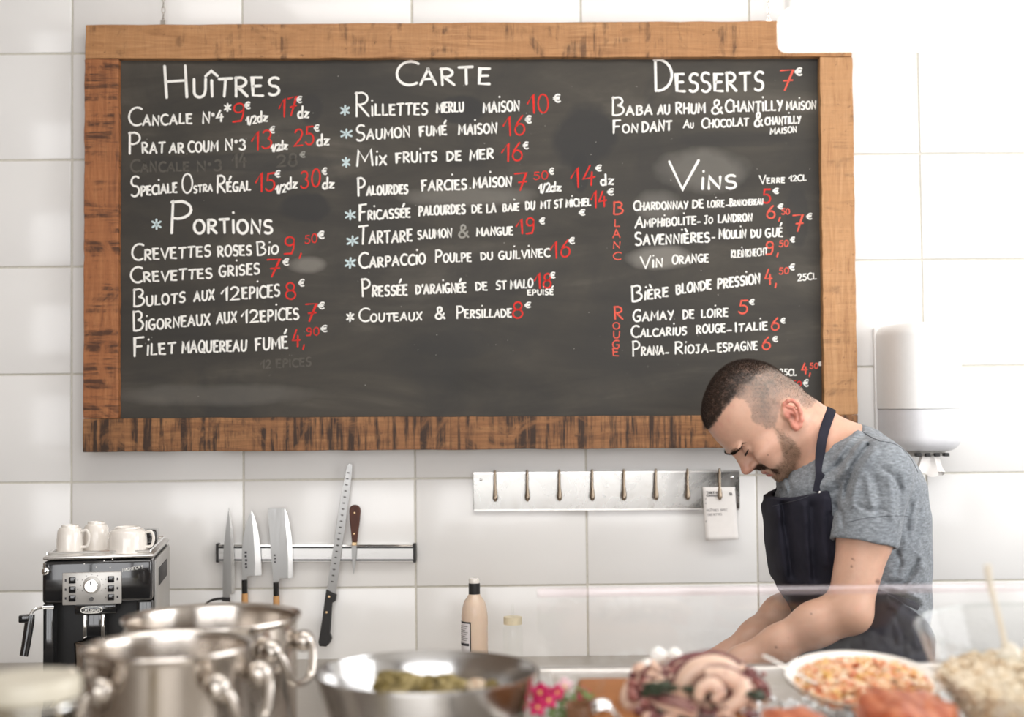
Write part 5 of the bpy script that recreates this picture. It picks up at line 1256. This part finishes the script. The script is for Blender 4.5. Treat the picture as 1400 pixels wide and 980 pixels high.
# glass guard on the rear rail
zg = W(1100, 800, 2.045).z; zg2 = W(1100, 812, 2.045).z
t = thing('glass_guard', 'low clear glass guard with a pink reflection coloured into its top edge on the counter rail', 'glass guard', (1.0, 2.045, zr))
MB().box(xd0, 2.08, 2.042, 2.048, zr+.0005, zg2).build('pane', 'glass_guard', t, smooth=False)
n = NT('pink_reflection_strip'); tr = n.n('BsdfTransparent', {0: (1,.97,.97,1)}); dg = n.n('BsdfDiffuse', {0: srgb(214,200,206)}); gl = n.n('BsdfGlossy', {0: (1,.96,.98,1), 1: .15})  # pink reflection along the glass edge, mixed into the strip colour
m1 = n.n('MixShader', {0: .5}); n.t.links.new(dg.outputs[0], m1.inputs[1]); n.t.links.new(gl.outputs[0], m1.inputs[2])
m2 = n.n('MixShader', {0: .15}); n.t.links.new(tr.outputs[0], m2.inputs[1]); n.t.links.new(m1.outputs[0], m2.inputs[2]); n.t.links.new(m2.outputs[0], n.out.inputs[0]); MT['edge_strip'] = n.m
MB().box(xd0, 2.08, 2.0405, 2.0495, zg2, zg, bev=.002).build('top_edge', 'edge_strip', t)
# lower counter at the left
ZL = 1.06
t = thing('front_counter', 'steel counter at the left carrying the pots and mixing bowl', 'counter', (-.6, 1.5, 0))
MB().box(-1.35, xd0-.012, .95, 2.02, ZL-.04, ZL, bev=.003).build('top', 'display_steel', t)
MB().box(-1.32, xd0-.03, 1.0, 2.0, .1, ZL-.04).build('cabinet', 'steel_brushed', t)
MB().box(-1.30, xd0-.05, 1.03, 1.97, 0, .1).build('plinth', 'matt_black', t)
# ---- pots
MT['pot_steel'] = steel('stock_pot_steel', (.56,.51,.46,1), .22)
def pot(label, cx, cyr, rpx, Y, hang, seed, reach=.024):
    c = W(cx, cyr, Y); r = rpx*Y/1848; h = c.z-ZL; b = Vector((c.x, Y, ZL))
    t = thing('stock_pot', label, 'pot', b, None)
    MB().lathe([(0,.0),(r*.95,0),(r*.98,.006),(r*.98,h-.010),(r*1.0,h-.007),(r*1.035,h-.002),(r*1.03,h+.001),(r*.975,h-.003),(r*.955,h-.012),(r*.955,.008),(0,.006)], b, 72).build('body','pot_steel',t)
    for sg in hang:
        a = sg; d = Vector((math.cos(a), math.sin(a), 0)); p = Vector((-d.y, d.x, 0))
        m = MB(); m.tube(smooth_path([b+d*(r*.97)+p*(-.042)+Vector((0,0,h-.034)), b+d*(r+reach*.7)+p*(-.040)+Vector((0,0,h-.040)), b+d*(r+reach)+p*(-.022)+Vector((0,0,h-.078)), b+d*(r+reach)+p*.022+Vector((0,0,h-.078)), b+d*(r+reach*.7)+p*.040+Vector((0,0,h-.040)), b+d*(r*.97)+p*.042+Vector((0,0,h-.034))]),.0054,12); hd = m.build('handle','pot_steel',t)
        for s2 in (-1,1):
            m = MB(); m.ell(b+d*(r+.002)+p*(.042*s2)+Vector((0,0,h-.034)),(.016,.016,.015)); m.build('rivet','pot_steel',hd)
    return t, b, r, h
pot('front steel stock pot with bulbous side handles, nearest the jar', 230, 881, 111, 1.62, (PI+.65, -.42), 1)
pot('taller steel stock pot standing behind the front one', 290, 842, 116, 1.90, (PI, -.40), 2)
# small glass by the back pot
g0 = W(200, 846, 2.0)
gb = Vector((W(190,846,1.97).x-.065, 1.97, ZL)); 
# ---- big steel mixing bowl with oyster shells
c = W(583, 918, 1.67); rB = 147*1.67/1848; hB = c.z-ZL; b = Vector((c.x, 1.67, ZL))
t = thing('mixing_bowl', 'wide polished steel mixing bowl in the foreground', 'bowl', b)
pr = [(0,.002),(rB*.46,.0),(rB*.50,.004)]
for q in np.linspace(.12,1,12): pr.append((rB*(.50+.50*math.sin(q*PI/2)**1.0*(1-.0)) if False else rB*(.5+.5*q**.62), .004+(hB-.006)*q**1.15))
pr += [(rB*1.02,hB-.001),(rB*1.022,hB+.002),(rB*1.0,hB+.002),(rB*.985,hB-.003)]
for q in np.linspace(.95,.12,11): pr.append((rB*(.485+.5*q**.62), .008+(hB-.006)*q**1.15))
pr += [(0,.008)]
MT['bowl_steel'] = steel('mixing_bowl_steel', (.57,.56,.55,1), .20)
MB().lathe(pr, b, 90).build('body','bowl_steel',t)
n = NT('oyster_shell'); v = n.obj(); a_ = n.noise(v, 45, 5, .6, 1.5); n.P(col=n.ramp(a_, [(.3,srgb(84,72,34)),(.5,srgb(134,116,62)),(.72,srgb(196,178,128))]), rough=.5, nrm=n.bump(a_,.6,.004)); MT['oyster'] = n.m
n = NT('pale_shell'); v = n.obj(); a_ = n.noise(v, 60, 5, .6, 1.5); n.P(col=n.ramp(a_, [(.3,srgb(176,128,90)),(.55,srgb(230,214,190)),(.8,srgb(245,240,230))]), rough=.4, nrm=n.bump(a_,.4,.003)); MT['pale_shell'] = n.m
def shell_mesh(c, L, Wd, H, rz, tilt, mat, name, label, group, seed):
    rd = random.Random(seed); m = MB(); vs = []; fs = []; n1, n2 = 28, 8
    ph = [rd.uniform(0,6.28) for _ in range(4)]
    for j in range(n2+1):
        f = j/n2
        for i in range(n1):
            an = 2*PI*i/n1; wob = 1+.10*math.sin(3*an+ph[0])+.07*math.sin(7*an+ph[1])*f+.04*math.sin(13*an+ph[2])*f
            x = L*math.cos(an)*f*wob*(1+.18*math.cos(an)); y = Wd*math.sin(an)*f*wob
            z = H*(1-f**2)*(1+.12*math.sin(9*f*PI+2*math.sin(an)))+.002*math.sin(6*an+ph[3])*f
            vs.append(Vector((x,y,z)))
    for j in range(n2):
        for i in range(n1): q=(i+1)%n1; fs.append((j*n1+i, j*n1+q, (j+1)*n1+q, (j+1)*n1+i))
    k0 = len(vs)
    vs += [Vector((q.x,q.y,-.004)) for q in vs[n2*n1:(n2+1)*n1]]; 
    for i in range(n1): q=(i+1)%n1; fs.append((n2*n1+i, n2*n1+q, k0+q, k0+i))
    fs.append(tuple(k0+i for i in range(n1)))
    Rm = Matrix.Rotation(rz,3,'Z') @ Matrix.Rotation(tilt,3,'X')
    m.add([Rm @ q + Vector(c) for q in vs], fs); return tag(m.build(name, mat, loc=c), label, 'shell', group)
def bowlp(px, py, Y, dz=0): q = W(px, py, Y); q.z += dz; return q
shell_mesh(bowlp(543,938,1.70), .038,.026,.018,.1,.6,'oyster','oyster_shell','left olive-brown oyster shell leaning in the mixing bowl','shells in the mixing bowl',1)
shell_mesh(bowlp(597,940,1.70), .036,.024,.015,-.1,.55,'oyster','oyster_shell','right olive-brown oyster shell in the mixing bowl','shells in the mixing bowl',2)
shell_mesh(bowlp(651,938,1.69), .015,.012,.009,.4,.4,'pale_shell','oyster_shell','small pale shell at the right inside the mixing bowl','shells in the mixing bowl',3)
shell_mesh(bowlp(672,938,1.69), .010,.009,.008,.9,.3,'oyster','oyster_shell','smallest reddish-brown shell beside the pale one','shells in the mixing bowl',4)
rr_ = random.Random(5)
m = MB()
for i in range(150):
    a_ = rr_.uniform(0,2*PI); q = math.sqrt(rr_.random())*rB*.78; m.ell((b.x+q*math.cos(a_), b.y+q*math.sin(a_), ZL+.050+rr_.uniform(0,.012)+ .012*(1-(q/(rB*.8))**2)), (rr_.uniform(.008,.018),rr_.uniform(.007,.014),rr_.uniform(.005,.009)), 8, 5, Matrix.Rotation(rr_.uniform(0,3),3,'Z')@Matrix.Rotation(rr_.uniform(-.5,.5),3,'X'), .08)
o = m.build('shell_heap','oyster',loc=(b.x,b.y,ZL+.05)); tag(o,'heap of small olive shells filling the mixing bowl','shells',None,'stuff')
# ---- storage jar left
c = W(44, 938, 1.25); rJ = 64*1.25/1848; b = Vector((c.x, 1.25, ZL))
t = thing('storage_jar', 'greenish glass jar with a cream lid at the lower left corner', 'jar', b)
hj = W(44,950,1.25).z-ZL
MB().lathe([(0,.001),(rJ*.9,0),(rJ*.95,.006),(rJ*.95,hj-.03),(rJ*.86,hj-.012),(rJ*.86,hj),(rJ*.82,hj)],b,48).build('glass_body','glass_khaki',t)
MT['cream_lid'] = plain('cream_lid', srgb(205,198,180), .4, var=.03)
MB().lathe([(0,hj+.002),(rJ*.98,hj-.002),(rJ*1.0,hj+.002),(rJ*1.0,hj+.013),(rJ*.96,hj+.017),(0,hj+.017)],b,48).build('lid','cream_lid',t)
MT['jar_fill'] = plain('beige_jar_contents', srgb(196,180,146), .8, bs=40, var=.3, bump=.5)
MB().lathe([(0,.010),(rJ*.88,.010),(rJ*.88,hj-.055),(0,hj-.05)],b,40).build('contents','jar_fill',t)
m = MB(); m.tube([b+Vector((rJ*.9*math.cos(q),rJ*.9*math.sin(q),hj-.008)) for q in np.linspace(0,2*PI,33)],.0022,8,cap=False); m.build('clamp_wire','chrome',t)
# ---- right glass bowl with slaw and spoon
c = W(1426, 860, 1.60); rG = 171*1.60/1848; b = Vector((c.x, 1.60, ZB-.012)); hG = c.z-b.z
t = thing('glass_bowl', 'large clear glass bowl of pale slaw at the right edge', 'bowl', b)
tl = Matrix.Rotation(.07,3,'X')
pf = lambda q: rG*(.46+.54*q**.7)
prof = [(0,0),(rG*.44,0)]+[(pf(q),hG*q) for q in np.linspace(.03,1,12)]
MB().lathe(prof, b, 72, tl).build('glass_body','glass_bowl',t)
m = MB(); m.tube([tl@Vector((rG*.99*math.cos(q),rG*.99*math.sin(q),hG))+b for q in np.linspace(0,2*PI,61)],.0028,8,cap=False); m.build('rim','glass_bowl',t)
n = NT('pale_slaw'); v = n.obj(); a_ = n.noise(v, 60, 3, .6); r_ = n.n('ObjectInfo').outputs['Random']; n.P(col=n.ramp(a_, [(.3,srgb(206,178,140)),(.5,srgb(226,210,184)),(.75,srgb(238,230,214))]), rough=.45); MT['slaw'] = n.m
MT['slaw_sauce'] = plain('brown_orange_sauce', srgb(206,160,116), .35, bs=14, var=.35)
MB().lathe([(0,.010)]+[(pf(q)-.007,hG*q+.004) for q in np.linspace(.05,.36,6)]+[(0,hG*.36+.004)], b, 60, tl).build('sauce_layer','slaw_sauce',t)
m = MB(); m.lathe([(0,hG*.30)]+[(pf(q)-.008,hG*q+.004) for q in np.linspace(.30,.60,5)]+[(rG*.6,hG*.66),(0,hG*.72)], b, 60, tl)
for i in range(900):
    a_ = rr_.uniform(0,2*PI); q = math.sqrt(rr_.random())
    if i < 600: p = Vector((q*rG*.82*math.cos(a_), q*rG*.82*math.sin(a_), hG*(.70-.10*q*q)+rr_.uniform(-.004,.006)))
    else:
        zq = rr_.uniform(.36,.60); p = Vector(((pf(zq)-.010)*math.cos(a_), (pf(zq)-.010)*math.sin(a_), hG*zq))
    m.ell(tl@p+b, (rr_.uniform(.005,.011),rr_.uniform(.003,.005),rr_.uniform(.002,.004)), 6, 4, Matrix.Rotation(rr_.uniform(0,3),3,'Z')@Matrix.Rotation(rr_.uniform(-.7,.7),3,'Y'))
o = m.build('pale_slaw','slaw',loc=b); tag(o,'pale creamy shredded salad filling the large glass bowl','salad',None,'stuff')
t = thing('serving_spoon', 'tall slim serving spoon standing in the glass bowl of slaw', 'spoon', W(1376,880,1.62))
MT['bone'] = plain('horn_coloured_spoon', srgb(214,206,190), .3)
m = MB(); m.tube(smooth_path([W(1350,772,1.60),W(1353,795,1.605),W(1362,830,1.61),W(1370,862,1.62),W(1376,890,1.63)]),[.0045]*4+[.0042]*6+[.0032]*15,10,flat=.5,up=(0,1,0)); m.build('handle','bone',t)
MB().ell(W(1380,905,1.63),(.016,.006,.024)).build('spoon_bowl','bone',t)
# ---- tilted oval dish of diced salad
dc = W(1178, 930, 1.76); rD = 102*1.76/1848
tilt = Matrix.Rotation(.17,3,'X')
t = thing('serving_dish', 'round white serving dish tilted on the ice', 'dish', dc)
MB().lathe([(0,-.018),(rD*.6,-.018),(rD*.8,-.012),(rD*1.0,.002),(rD*1.005,.005),(rD*.97,.004),(rD*.80,-.006),(rD*.6,-.012),(0,-.012)], dc, 64, tilt).build('body','porcelain',t)
m = MB(); m.tube([tilt@Vector((rD*1.0*math.cos(q),rD*1.0*math.sin(q),.003))+dc for q in np.linspace(0,2*PI,61)],.0016,6,cap=False); m.build('rim_line','bronze',t)
n = NT('diced_salad'); v = n.obj(); a_ = n.n('TexVoronoi',{'Vector':v,'Scale':110.0}).outputs['Color']; s_ = n.n('SeparateXYZ',{0:a_}).outputs[0]
n.P(col=n.ramp(s_, [(.0,srgb(226,158,116)),(.25,srgb(232,190,150)),(.5,srgb(238,212,182)),(.66,srgb(222,178,104)),(.82,srgb(200,112,74)),(.95,srgb(248,236,216))],'CONSTANT'), rough=.35); MT['salad'] = n.m
m = MB()
for i in range(620):
    a_ = rr_.uniform(0,2*PI); q = math.sqrt(rr_.random()); r = q*rD*.90
    h = .016*(1-q**2.5)-.006
    p = Vector((r*math.cos(a_)+rD*.04, r*math.sin(a_)-rD*.06, h+rr_.uniform(-.003,.005)))
    s_ = rr_.uniform(.0035,.0065)
    m.box(-s_,s_,-s_*.7,s_*.7,-s_*.6,s_*.6,rot=None); R_m = Matrix.Rotation(rr_.uniform(0,3),3,'Z')@Matrix.Rotation(rr_.uniform(-1,1),3,'X')
    for k in range(8): m.v[-8+k] = tuple(tilt@(R_m@Vector(m.v[-8+k])+p)+dc)
o = m.build('diced_salmon_salad','salad',loc=dc,smooth=False); bv = o.modifiers.new('b','BEVEL'); bv.width=.0012; bv.segments=1
tag(o,'orange and cream diced salad heaped in the white dish','salad',None,'stuff')
t = thing('spoon', 'steel spoon lying across the left rim of the white dish', 'spoon', W(1090,920,1.72))
m = MB(); m.tube([W(1044,896,1.76),W(1068,908,1.745),W(1100,926,1.735),W(1135,944,1.735)],[.0052,.0048,.0036,.0034],10,flat=.35,up=(0,0,1)); m.build('handle','steel',t)
MB().ell(W(1148,951,1.735),(.018,.012,.004),16,8,Matrix.Rotation(-.4,3,'Z')).build('spoon_bowl','steel',t)
# ---- salmon pieces
n = NT('salmon_flesh'); v = n.obj(); wv_ = n.n('TexWave',{'Vector':v,'Scale':14.0,'Distortion':5.0}).outputs[0]; n.P(col=n.ramp(wv_, [(.2,srgb(172,88,54)),(.6,srgb(186,100,64)),(.98,srgb(200,124,88))]), rough=.35, sss=.1); MT['salmon'] = n.m
def slab(name, label, outline, Y0, Y1, ztop, zbot, mat, group=None, cat='fish'):
    m = MB(); k = len(outline); vs = []; 
    cx_ = sum(q[0] for q in outline)/k; cy_ = sum(q[1] for q in outline)/k
    for (f, z) in ((.96,zbot),(1.0,(ztop*.45+zbot*.55)),(.93,ztop-.003),(.78,ztop),(.4,ztop+.003)):
        for (x,y) in outline: vs.append(Vector((cx_+(x-cx_)*f, cy_+(y-cy_)*f, z+.0035*math.sin(x*90)+.002*math.sin(y*120+x*60))))
    fs = [(a_*k+i, a_*k+(i+1)%k, (a_+1)*k+(i+1)%k, (a_+1)*k+i) for a_ in range(4) for i in range(k)]+[tuple(range(k))[::-1], tuple(4*k+i for i in range(k))]
    m.add(vs, fs); return tag(m.build(name, mat, loc=(cx_,cy_,zbot), angle=60), label, cat, group)
def oval(px0, px1, Y0, Y1, zref, n=24, wob=.06, seed=1):
    rd = random.Random(seed); ph = rd.uniform(0,6); x0 = W(px0,960,(Y0+Y1)/2).x; x1 = W(px1,960,(Y0+Y1)/2).x
    return [((x0+x1)/2+(x1-x0)/2*math.copysign(abs(math.cos(a))**.8,math.cos(a))*(1+wob*math.sin(3*a+ph)), (Y0+Y1)/2+(Y1-Y0)/2*math.sin(a)*(1+wob*math.sin(4*a+ph))) for a in np.linspace(0,2*PI,n,endpoint=False)]
zt1 = W(1230,945,1.60).z
slab('salmon_fillet','terracotta coloured salmon piece in front of the white dish',oval(1172,1306,1.46,1.62,0,seed=3),0,0,zt1,ZB-.012,'salmon')
zt2 = W(1085,962,1.58).z
slab('salmon_fillet','pale orange salmon piece at the bottom edge left of the other',oval(1040,1130,1.44,1.58,0,seed=5),0,0,zt2,ZB-.012,'salmon')
# ---- octopus tentacles, squid and garlic on a wooden board
n = NT('octopus_skin'); v = n.obj(); a_ = n.noise(v, 34, 4, .6, .6); at = n.n('Attribute', attribute_name='col').outputs['Color']; n.P(col=n.mix(n.ramp(a_,[(.50,(0,0,0)),(.66,(.7,.7,.7))]), srgb(222,188,166), srgb(150,92,82)), rough=.3, sss=.08, nrm=n.bump(a_,.4,.002)); MT['octo'] = n.m
MT['sucker'] = plain('maroon_octopus_skin', srgb(112,58,58), .35, bs=120, var=.4)
n = NT('mixed_octopus_pieces'); v = n.obj(); a_ = n.n('TexVoronoi',{'Vector':v,'Scale':62.0,'Randomness':1.0}).outputs['Color']; s_ = n.n('SeparateXYZ',{0:a_}).outputs[0]
n.P(col=n.ramp(s_, [(.0,srgb(112,62,60)),(.30,srgb(206,170,148)),(.48,srgb(78,56,54)),(.62,srgb(150,92,84)),(.80,srgb(228,204,184)),(.93,srgb(66,62,54))],'CONSTANT'), rough=.35); MT['octo_mix'] = n.m
MT['garlic'] = plain('white_garlic', srgb(246,243,238), .45, var=.02, sss=.1)
MT['herb'] = plain('dark_green_herb', srgb(60,70,52), .6, bs=90, var=.4)
t = thing('serving_board', 'brown wooden board carrying the cooked octopus', 'board', W(930,985,1.70))
bz = ZB-.012
MT['board_wood'] = wood('orange_brown_board', srgb(190,128,66), srgb(160,98,46), srgb(110,62,30), 'x', saw=0)
x0 = W(800,960,1.68).x; x1 = W(1010,960,1.68).x
hb = W(830,958,1.62).z-bz
MB().box(x0,x1,1.52,1.86,bz,bz+hb*.7,bev=.008,seg=3).build('plank','board_wood',t)
bt = bz+hb*.7
def tentacle(label, pts, rads, sucker_side, seed):
    rads = [r*.8 for r in rads]
    # pts: (px,py,Y)
    P3 = smooth_path([W(*p) for p in pts], 8); k = len(P3); rs = [np.interp(i/(k-1), np.linspace(0,1,len(rads)), rads) for i in range(k)]
    t = thing('octopus_tentacle', label, 'octopus', P3[0], 'cooked octopus tentacles on the board')
    MB().tube(P3, rs, 14).build('flesh', 'octo', t)
    m = MB(); rd = random.Random(seed); i = 1
    while i < k-1:
        tg = (P3[i+1]-P3[i-1]).normalized(); cc = Vector(sucker_side); cc = (cc-tg*cc.dot(tg)).normalized(); sd = tg.cross(cc)
        for s2 in (-1,1):
            c_ = P3[i]+(cc*.86+sd*.42*s2)*rs[i]; q = rs[i]*.42
            m.ell(c_, (q,q,q*.8), 8, 5)
        i += 1
    m.build('suckers', 'sucker', t)
tentacle('long pale tentacle arching over the middle of the octopus heap', [(930,960,1.66),(935,935,1.66),(950,915,1.66),(975,908,1.66),(998,915,1.665),(1002,930,1.67)], [.013,.015,.017,.017,.014,.009], (0,.5,.8), 1)
tentacle('tentacle curling down on the right of the octopus heap', [(965,922,1.645),(992,925,1.64),(1012,938,1.64),(1010,958,1.63),(988,968,1.63),(975,958,1.64)], [.012,.014,.015,.013,.010,.006], (0,.7,.6), 2)
tentacle('thick pale tentacle along the left edge of the board', [(893,915,1.74),(872,932,1.72),(862,955,1.70),(872,972,1.66),(905,976,1.64)], [.010,.015,.017,.016,.010], (.8,.3,.5), 3)
tentacle('tentacle whose maroon suckers show at the back of the heap', [(905,930,1.76),(925,912,1.77),(955,903,1.78),(985,906,1.78),(1010,915,1.77),(1030,930,1.76)], [.011,.013,.013,.012,.012,.009], (0,-.7,.7), 4)
tentacle('short tentacle with suckers at the right end of the heap', [(1005,925,1.74),(1022,930,1.72),(1038,942,1.70),(1046,958,1.68)], [.010,.012,.012,.008], (.5,-.6,.6), 5)
tentacle('small curled tentacle in the centre of the heap', [(955,955,1.62),(960,940,1.62),(975,936,1.62),(984,947,1.615),(975,958,1.61)], [.008,.010,.011,.009,.005], (0,.9,.1), 6)
tentacle('tentacle lying low at the left front among herbs', [(885,955,1.66),(905,962,1.63),(930,968,1.61),(952,975,1.60)], [.009,.012,.012,.008], (0,-.6,.8), 7)
m = MB()
for i in range(560):
    px, py = rr_.gauss(945,38), rr_.uniform(916,985)
    if not 862 < px < 1048: continue
    Y = 1.725-(py-916)/70*.125; s_ = rr_.uniform(.004,.010)
    m.ell(W(px,py,Y), (s_,s_*.8,s_*.7), 7, 5, Matrix.Rotation(rr_.uniform(0,3),3,'Z'), .15)
cen = W(950,950,1.70)
nv_ = len(m.v); m.lathe([(0,0),(.062,0),(.058,.012),(.04,.03),(.02,.038),(0,.04)], (cen.x, 1.71, bt), 24)
o = m.build('octopus_pieces','octo_mix',loc=(cen.x,1.70,bt)); tag(o,'chopped maroon octopus pieces heaped under the tentacles','octopus',None,'stuff')
m = MB()
for i in range(26):
    px, py = rr_.gauss(950,42), rr_.uniform(905,975)
    if not 868 < px < 1045: continue
    R_m = Matrix.Rotation(rr_.uniform(0,6),3,'Z')@Matrix.Rotation(rr_.uniform(-1,1),3,'X'); c_ = W(px,py,1.735-(py-905)/70*.12); r_ = rr_.uniform(.009,.015); a0_ = rr_.uniform(0,6)
    m.tube([c_+R_m@Vector((r_*math.cos(a0_+q),r_*math.sin(a0_+q),0)) for q in np.linspace(0,rr_.uniform(1.5,3.6),9)],[.003,.0045,.005,.0055,.0055,.005,.0045,.004,.0025],8)
o = m.build('squid_strips','octo',loc=W(950,950,1.68)); tag(o,'short pale squid strips mixed through the octopus heap','squid',None,'stuff')
m = MB()
for i in range(46):
    px, py = rr_.choice([(892,945),(912,940),(1028,955),(955,945),(970,968)]); px += rr_.gauss(0,7); py += rr_.gauss(0,6)
    q = W(px,py,1.625+rr_.uniform(0,.01)); R_m = Matrix.Rotation(rr_.uniform(0,6),3,'Z')@Matrix.Rotation(rr_.uniform(.3,1.4),3,'X')
    m.ell(q,(.011,.005,.0015),8,5,R_m)
o = m.build('herb_leaves','herb',loc=W(930,950,1.63)); tag(o,'dark green herb leaves scattered over the octopus','herbs',None,'stuff')
def garlic(px, py, Y, r, label):
    c_ = W(px,py,Y); t = thing('garlic_bulb', label, 'garlic', c_-Vector((0,0,r)), 'white garlic bulbs behind the octopus')
    m = MB(); vs = []; fs = []; n1, n2 = 30, 12
    for j in range(n2+1):
        th = PI*j/n2
        for i in range(n1):
            an = 2*PI*i/n1; k = 1+.09*abs(math.sin(an*3)); z = r*math.cos(th); 
            if th < .5: z += r*.15*(1-th/.5)**1.5
            vs.append(c_+Vector((r*math.sin(th)*math.cos(an)*k, r*math.sin(th)*math.sin(an)*k, z)))
    fs = [(j*n1+i, (j+1)*n1+i, (j+1)*n1+(i+1)%n1, j*n1+(i+1)%n1) for j in range(n2) for i in range(n1)]
    m.add(vs, fs); m.build('bulb','garlic',t)
garlic(900,897,1.80,.0115,'white garlic bulb in the middle of the row of three'); garlic(922,896,1.80,.0098,'right-hand white garlic bulb, the smallest'); garlic(885,916,1.78,.0135,'lowest left white garlic bulb against the tentacle')
# ---- crushed ice
n = NT('crushed_ice'); v = n.obj(); a_ = n.noise(v,60,3); n.P(col=n.ramp(a_,[(.3,srgb(214,214,212)),(.7,srgb(238,239,240))]), rough=.15, spec=.8, coat=.4); MT['ice'] = n.m
m = MB()
for i in range(6000):
    x = rr_.uniform(xd0+.05, 2.0); y = rr_.uniform(1.2, 1.93); s_ = rr_.uniform(.003,.0075)
    k0 = len(m.v); m.box(-s_,s_,-s_*.8,s_*.8,-s_*.6,s_*.6); R_m = Matrix.Rotation(rr_.uniform(0,3),3,'Z')@Matrix.Rotation(rr_.uniform(-1.2,1.2),3,'X')
    for k in range(k0, len(m.v)): m.v[k] = tuple(R_m@Vector(m.v[k])+Vector((x,y,ZB-.010+rr_.uniform(0,.008)+.008*math.sin(x*19)*math.sin(y*23))))
o = m.build('crushed_ice','ice',loc=(1.0,1.6,ZB-.01),smooth=False); tag(o,'bed of white crushed ice inside the display counter','ice',None,'stuff')
# ---- little glass bowl with pink blossoms
MT['petal'] = plain('magenta_petal', srgb(206,34,98), .5, bs=60, var=.35); MT['petal_pale'] = plain('pale_pink_petal', srgb(244,206,212), .5, bs=60, var=.1)
MT['green_sprig'] = plain('green_sprig', srgb(128,150,92), .6, bs=60, var=.3); MT['yellow_c'] = plain('yellow_centre', srgb(230,196,110), .6)
gc = W(778, 938, 1.72); rg = 50*1.72/1848
bb = Vector((gc.x,1.74,ZB-.012)); hg = W(762,932,1.74).z-bb.z
t = thing('salad_bowl', 'small clear glass bowl behind the pink blossoms', 'bowl', bb)
MB().lathe([(0,0),(rg*.5,0)]+[(rg*(.5+.5*q**.6),hg*q) for q in np.linspace(.05,1,9)], bb, 48).build('glass_body','glass',t)
def flower(px, py, Y, r, mat, label, seed):
    rd = random.Random(seed); c_ = W(px,py,Y); t = thing('orchid_blossom', label, 'flower', c_, 'pink blossoms in the small glass bowl')
    for k in range(5):
        an = 2*PI*k/5+rd.uniform(-.2,.2); R_m = Matrix.Rotation(an,3,'Y')@Matrix.Rotation(rd.uniform(-.5,.2),3,'X')
        m = MB(); vs = []; 
        for j in range(6):
            f = j/5
            for i in range(5):
                s2 = (i/4-.5)*2; wd = r*.42*math.sin(PI*min(1,f*.85+.08))
                vs.append(R_m@Vector((s2*wd, -.25*r*f*f+.12*r*abs(s2), r*f))+c_)
        m.add(vs,[(j*5+i,j*5+i+1,(j+1)*5+i+1,(j+1)*5+i) for j in range(5) for i in range(4)])
        o = m.build('petal',mat,t); so = o.modifiers.new('s','SOLIDIFY'); so.thickness = .0012
    MB().ell(c_+Vector((0,-.003,0)),(r*.2,r*.2,r*.2),10,6).build('centre','yellow_c',t)
for k,(px,py,Y,r,mt_,lb) in enumerate([(738,946,1.70,.013,'petal','uppermost magenta blossom beside the mixing bowl'),(750,956,1.69,.012,'petal','magenta blossom right of centre with a green middle'),(735,966,1.685,.012,'petal','lowest magenta blossom beside the mixing bowl'),
        (772,938,1.71,.011,'petal_pale','pale pink blossom at the back of the group'),(797,948,1.71,.009,'petal','small magenta blossom farthest right'),(762,946,1.70,.010,'petal','small magenta blossom next to the green sprig')]): flower(px,py,Y,r,mt_,lb,k)
m = MB()
for i in range(60):
    px, py = rr_.gauss(778,20), rr_.uniform(942,985); q = W(px,py,1.71+rr_.uniform(-.01,.02)); R_m = Matrix.Rotation(rr_.uniform(0,6),3,'Z')@Matrix.Rotation(rr_.uniform(0,1.5),3,'Y')
    m.ell(q,(rr_.uniform(.006,.014),.003,.0018),7,5,R_m)
o = m.build('green_sprigs','green_sprig',loc=W(775,965,1.71)); tag(o,'pale green herb sprigs around the pink blossoms','herbs',None,'stuff')
# dark little pot + shiny foil dome
c_ = W(802,985,1.66); 
t = thing('sauce_pot', 'small brown ramekin between the blossoms and the octopus', 'ramekin', Vector((c_.x,1.66,bz)))
hq = W(800,962,1.66).z-bz
MT['brown_glaze'] = plain('brown_glaze', srgb(128,92,66), .25, var=.2)
MB().lathe([(0,0),(.022,0),(.026,hq),(.023,hq),(.020,.01),(0,.008)],(c_.x,1.66,bz),32).build('body','brown_glaze',t)
c_ = W(822,966,1.60)
t = thing('metal_scoop', 'small shiny steel scoop lying at the edge of the wooden board', 'scoop', c_)
MB().ell(c_,(.013,.012,.010)).build('cup','chrome',t); m = MB(); m.tube([c_+Vector((.01,0,0)),c_+Vector((.03,-.06,-.02))],.003,8); m.build('handle','chrome',t)
# ---- lamp above
MT['lamp'] = None
n = NT('lit_diffuser'); n.P(col=(1,1,1,1), emc=(1,.98,.95,1), ems=1.5); MT['lamp'] = n.m
LY = 1.95; xa = W(1061,40,LY+.03).x; zb_ = W(1200,73,LY+.03).z; zt_ = W(1200,8,LY-.03).z
t = thing('ceiling_lamp', 'long lit white lamp hanging at the top right corner', 'lamp', ((xa+1.9)/2, LY, zt_+.01))
MB().box(xa, 1.95, LY-.03, LY+.03, zb_, zt_, bev=.012, seg=4).build('diffuser', 'lamp', t)
MB().box(xa+.01, 1.94, LY-.022, LY+.022, zt_-.002, zt_+.03, bev=.004).build('housing', 'white_plastic', t)
for x in (xa+.25, 1.7): MB().tube([(x,LY,zt_+.02),(x,LY,ZC)],.004,8).build('suspension_rod','steel',t)
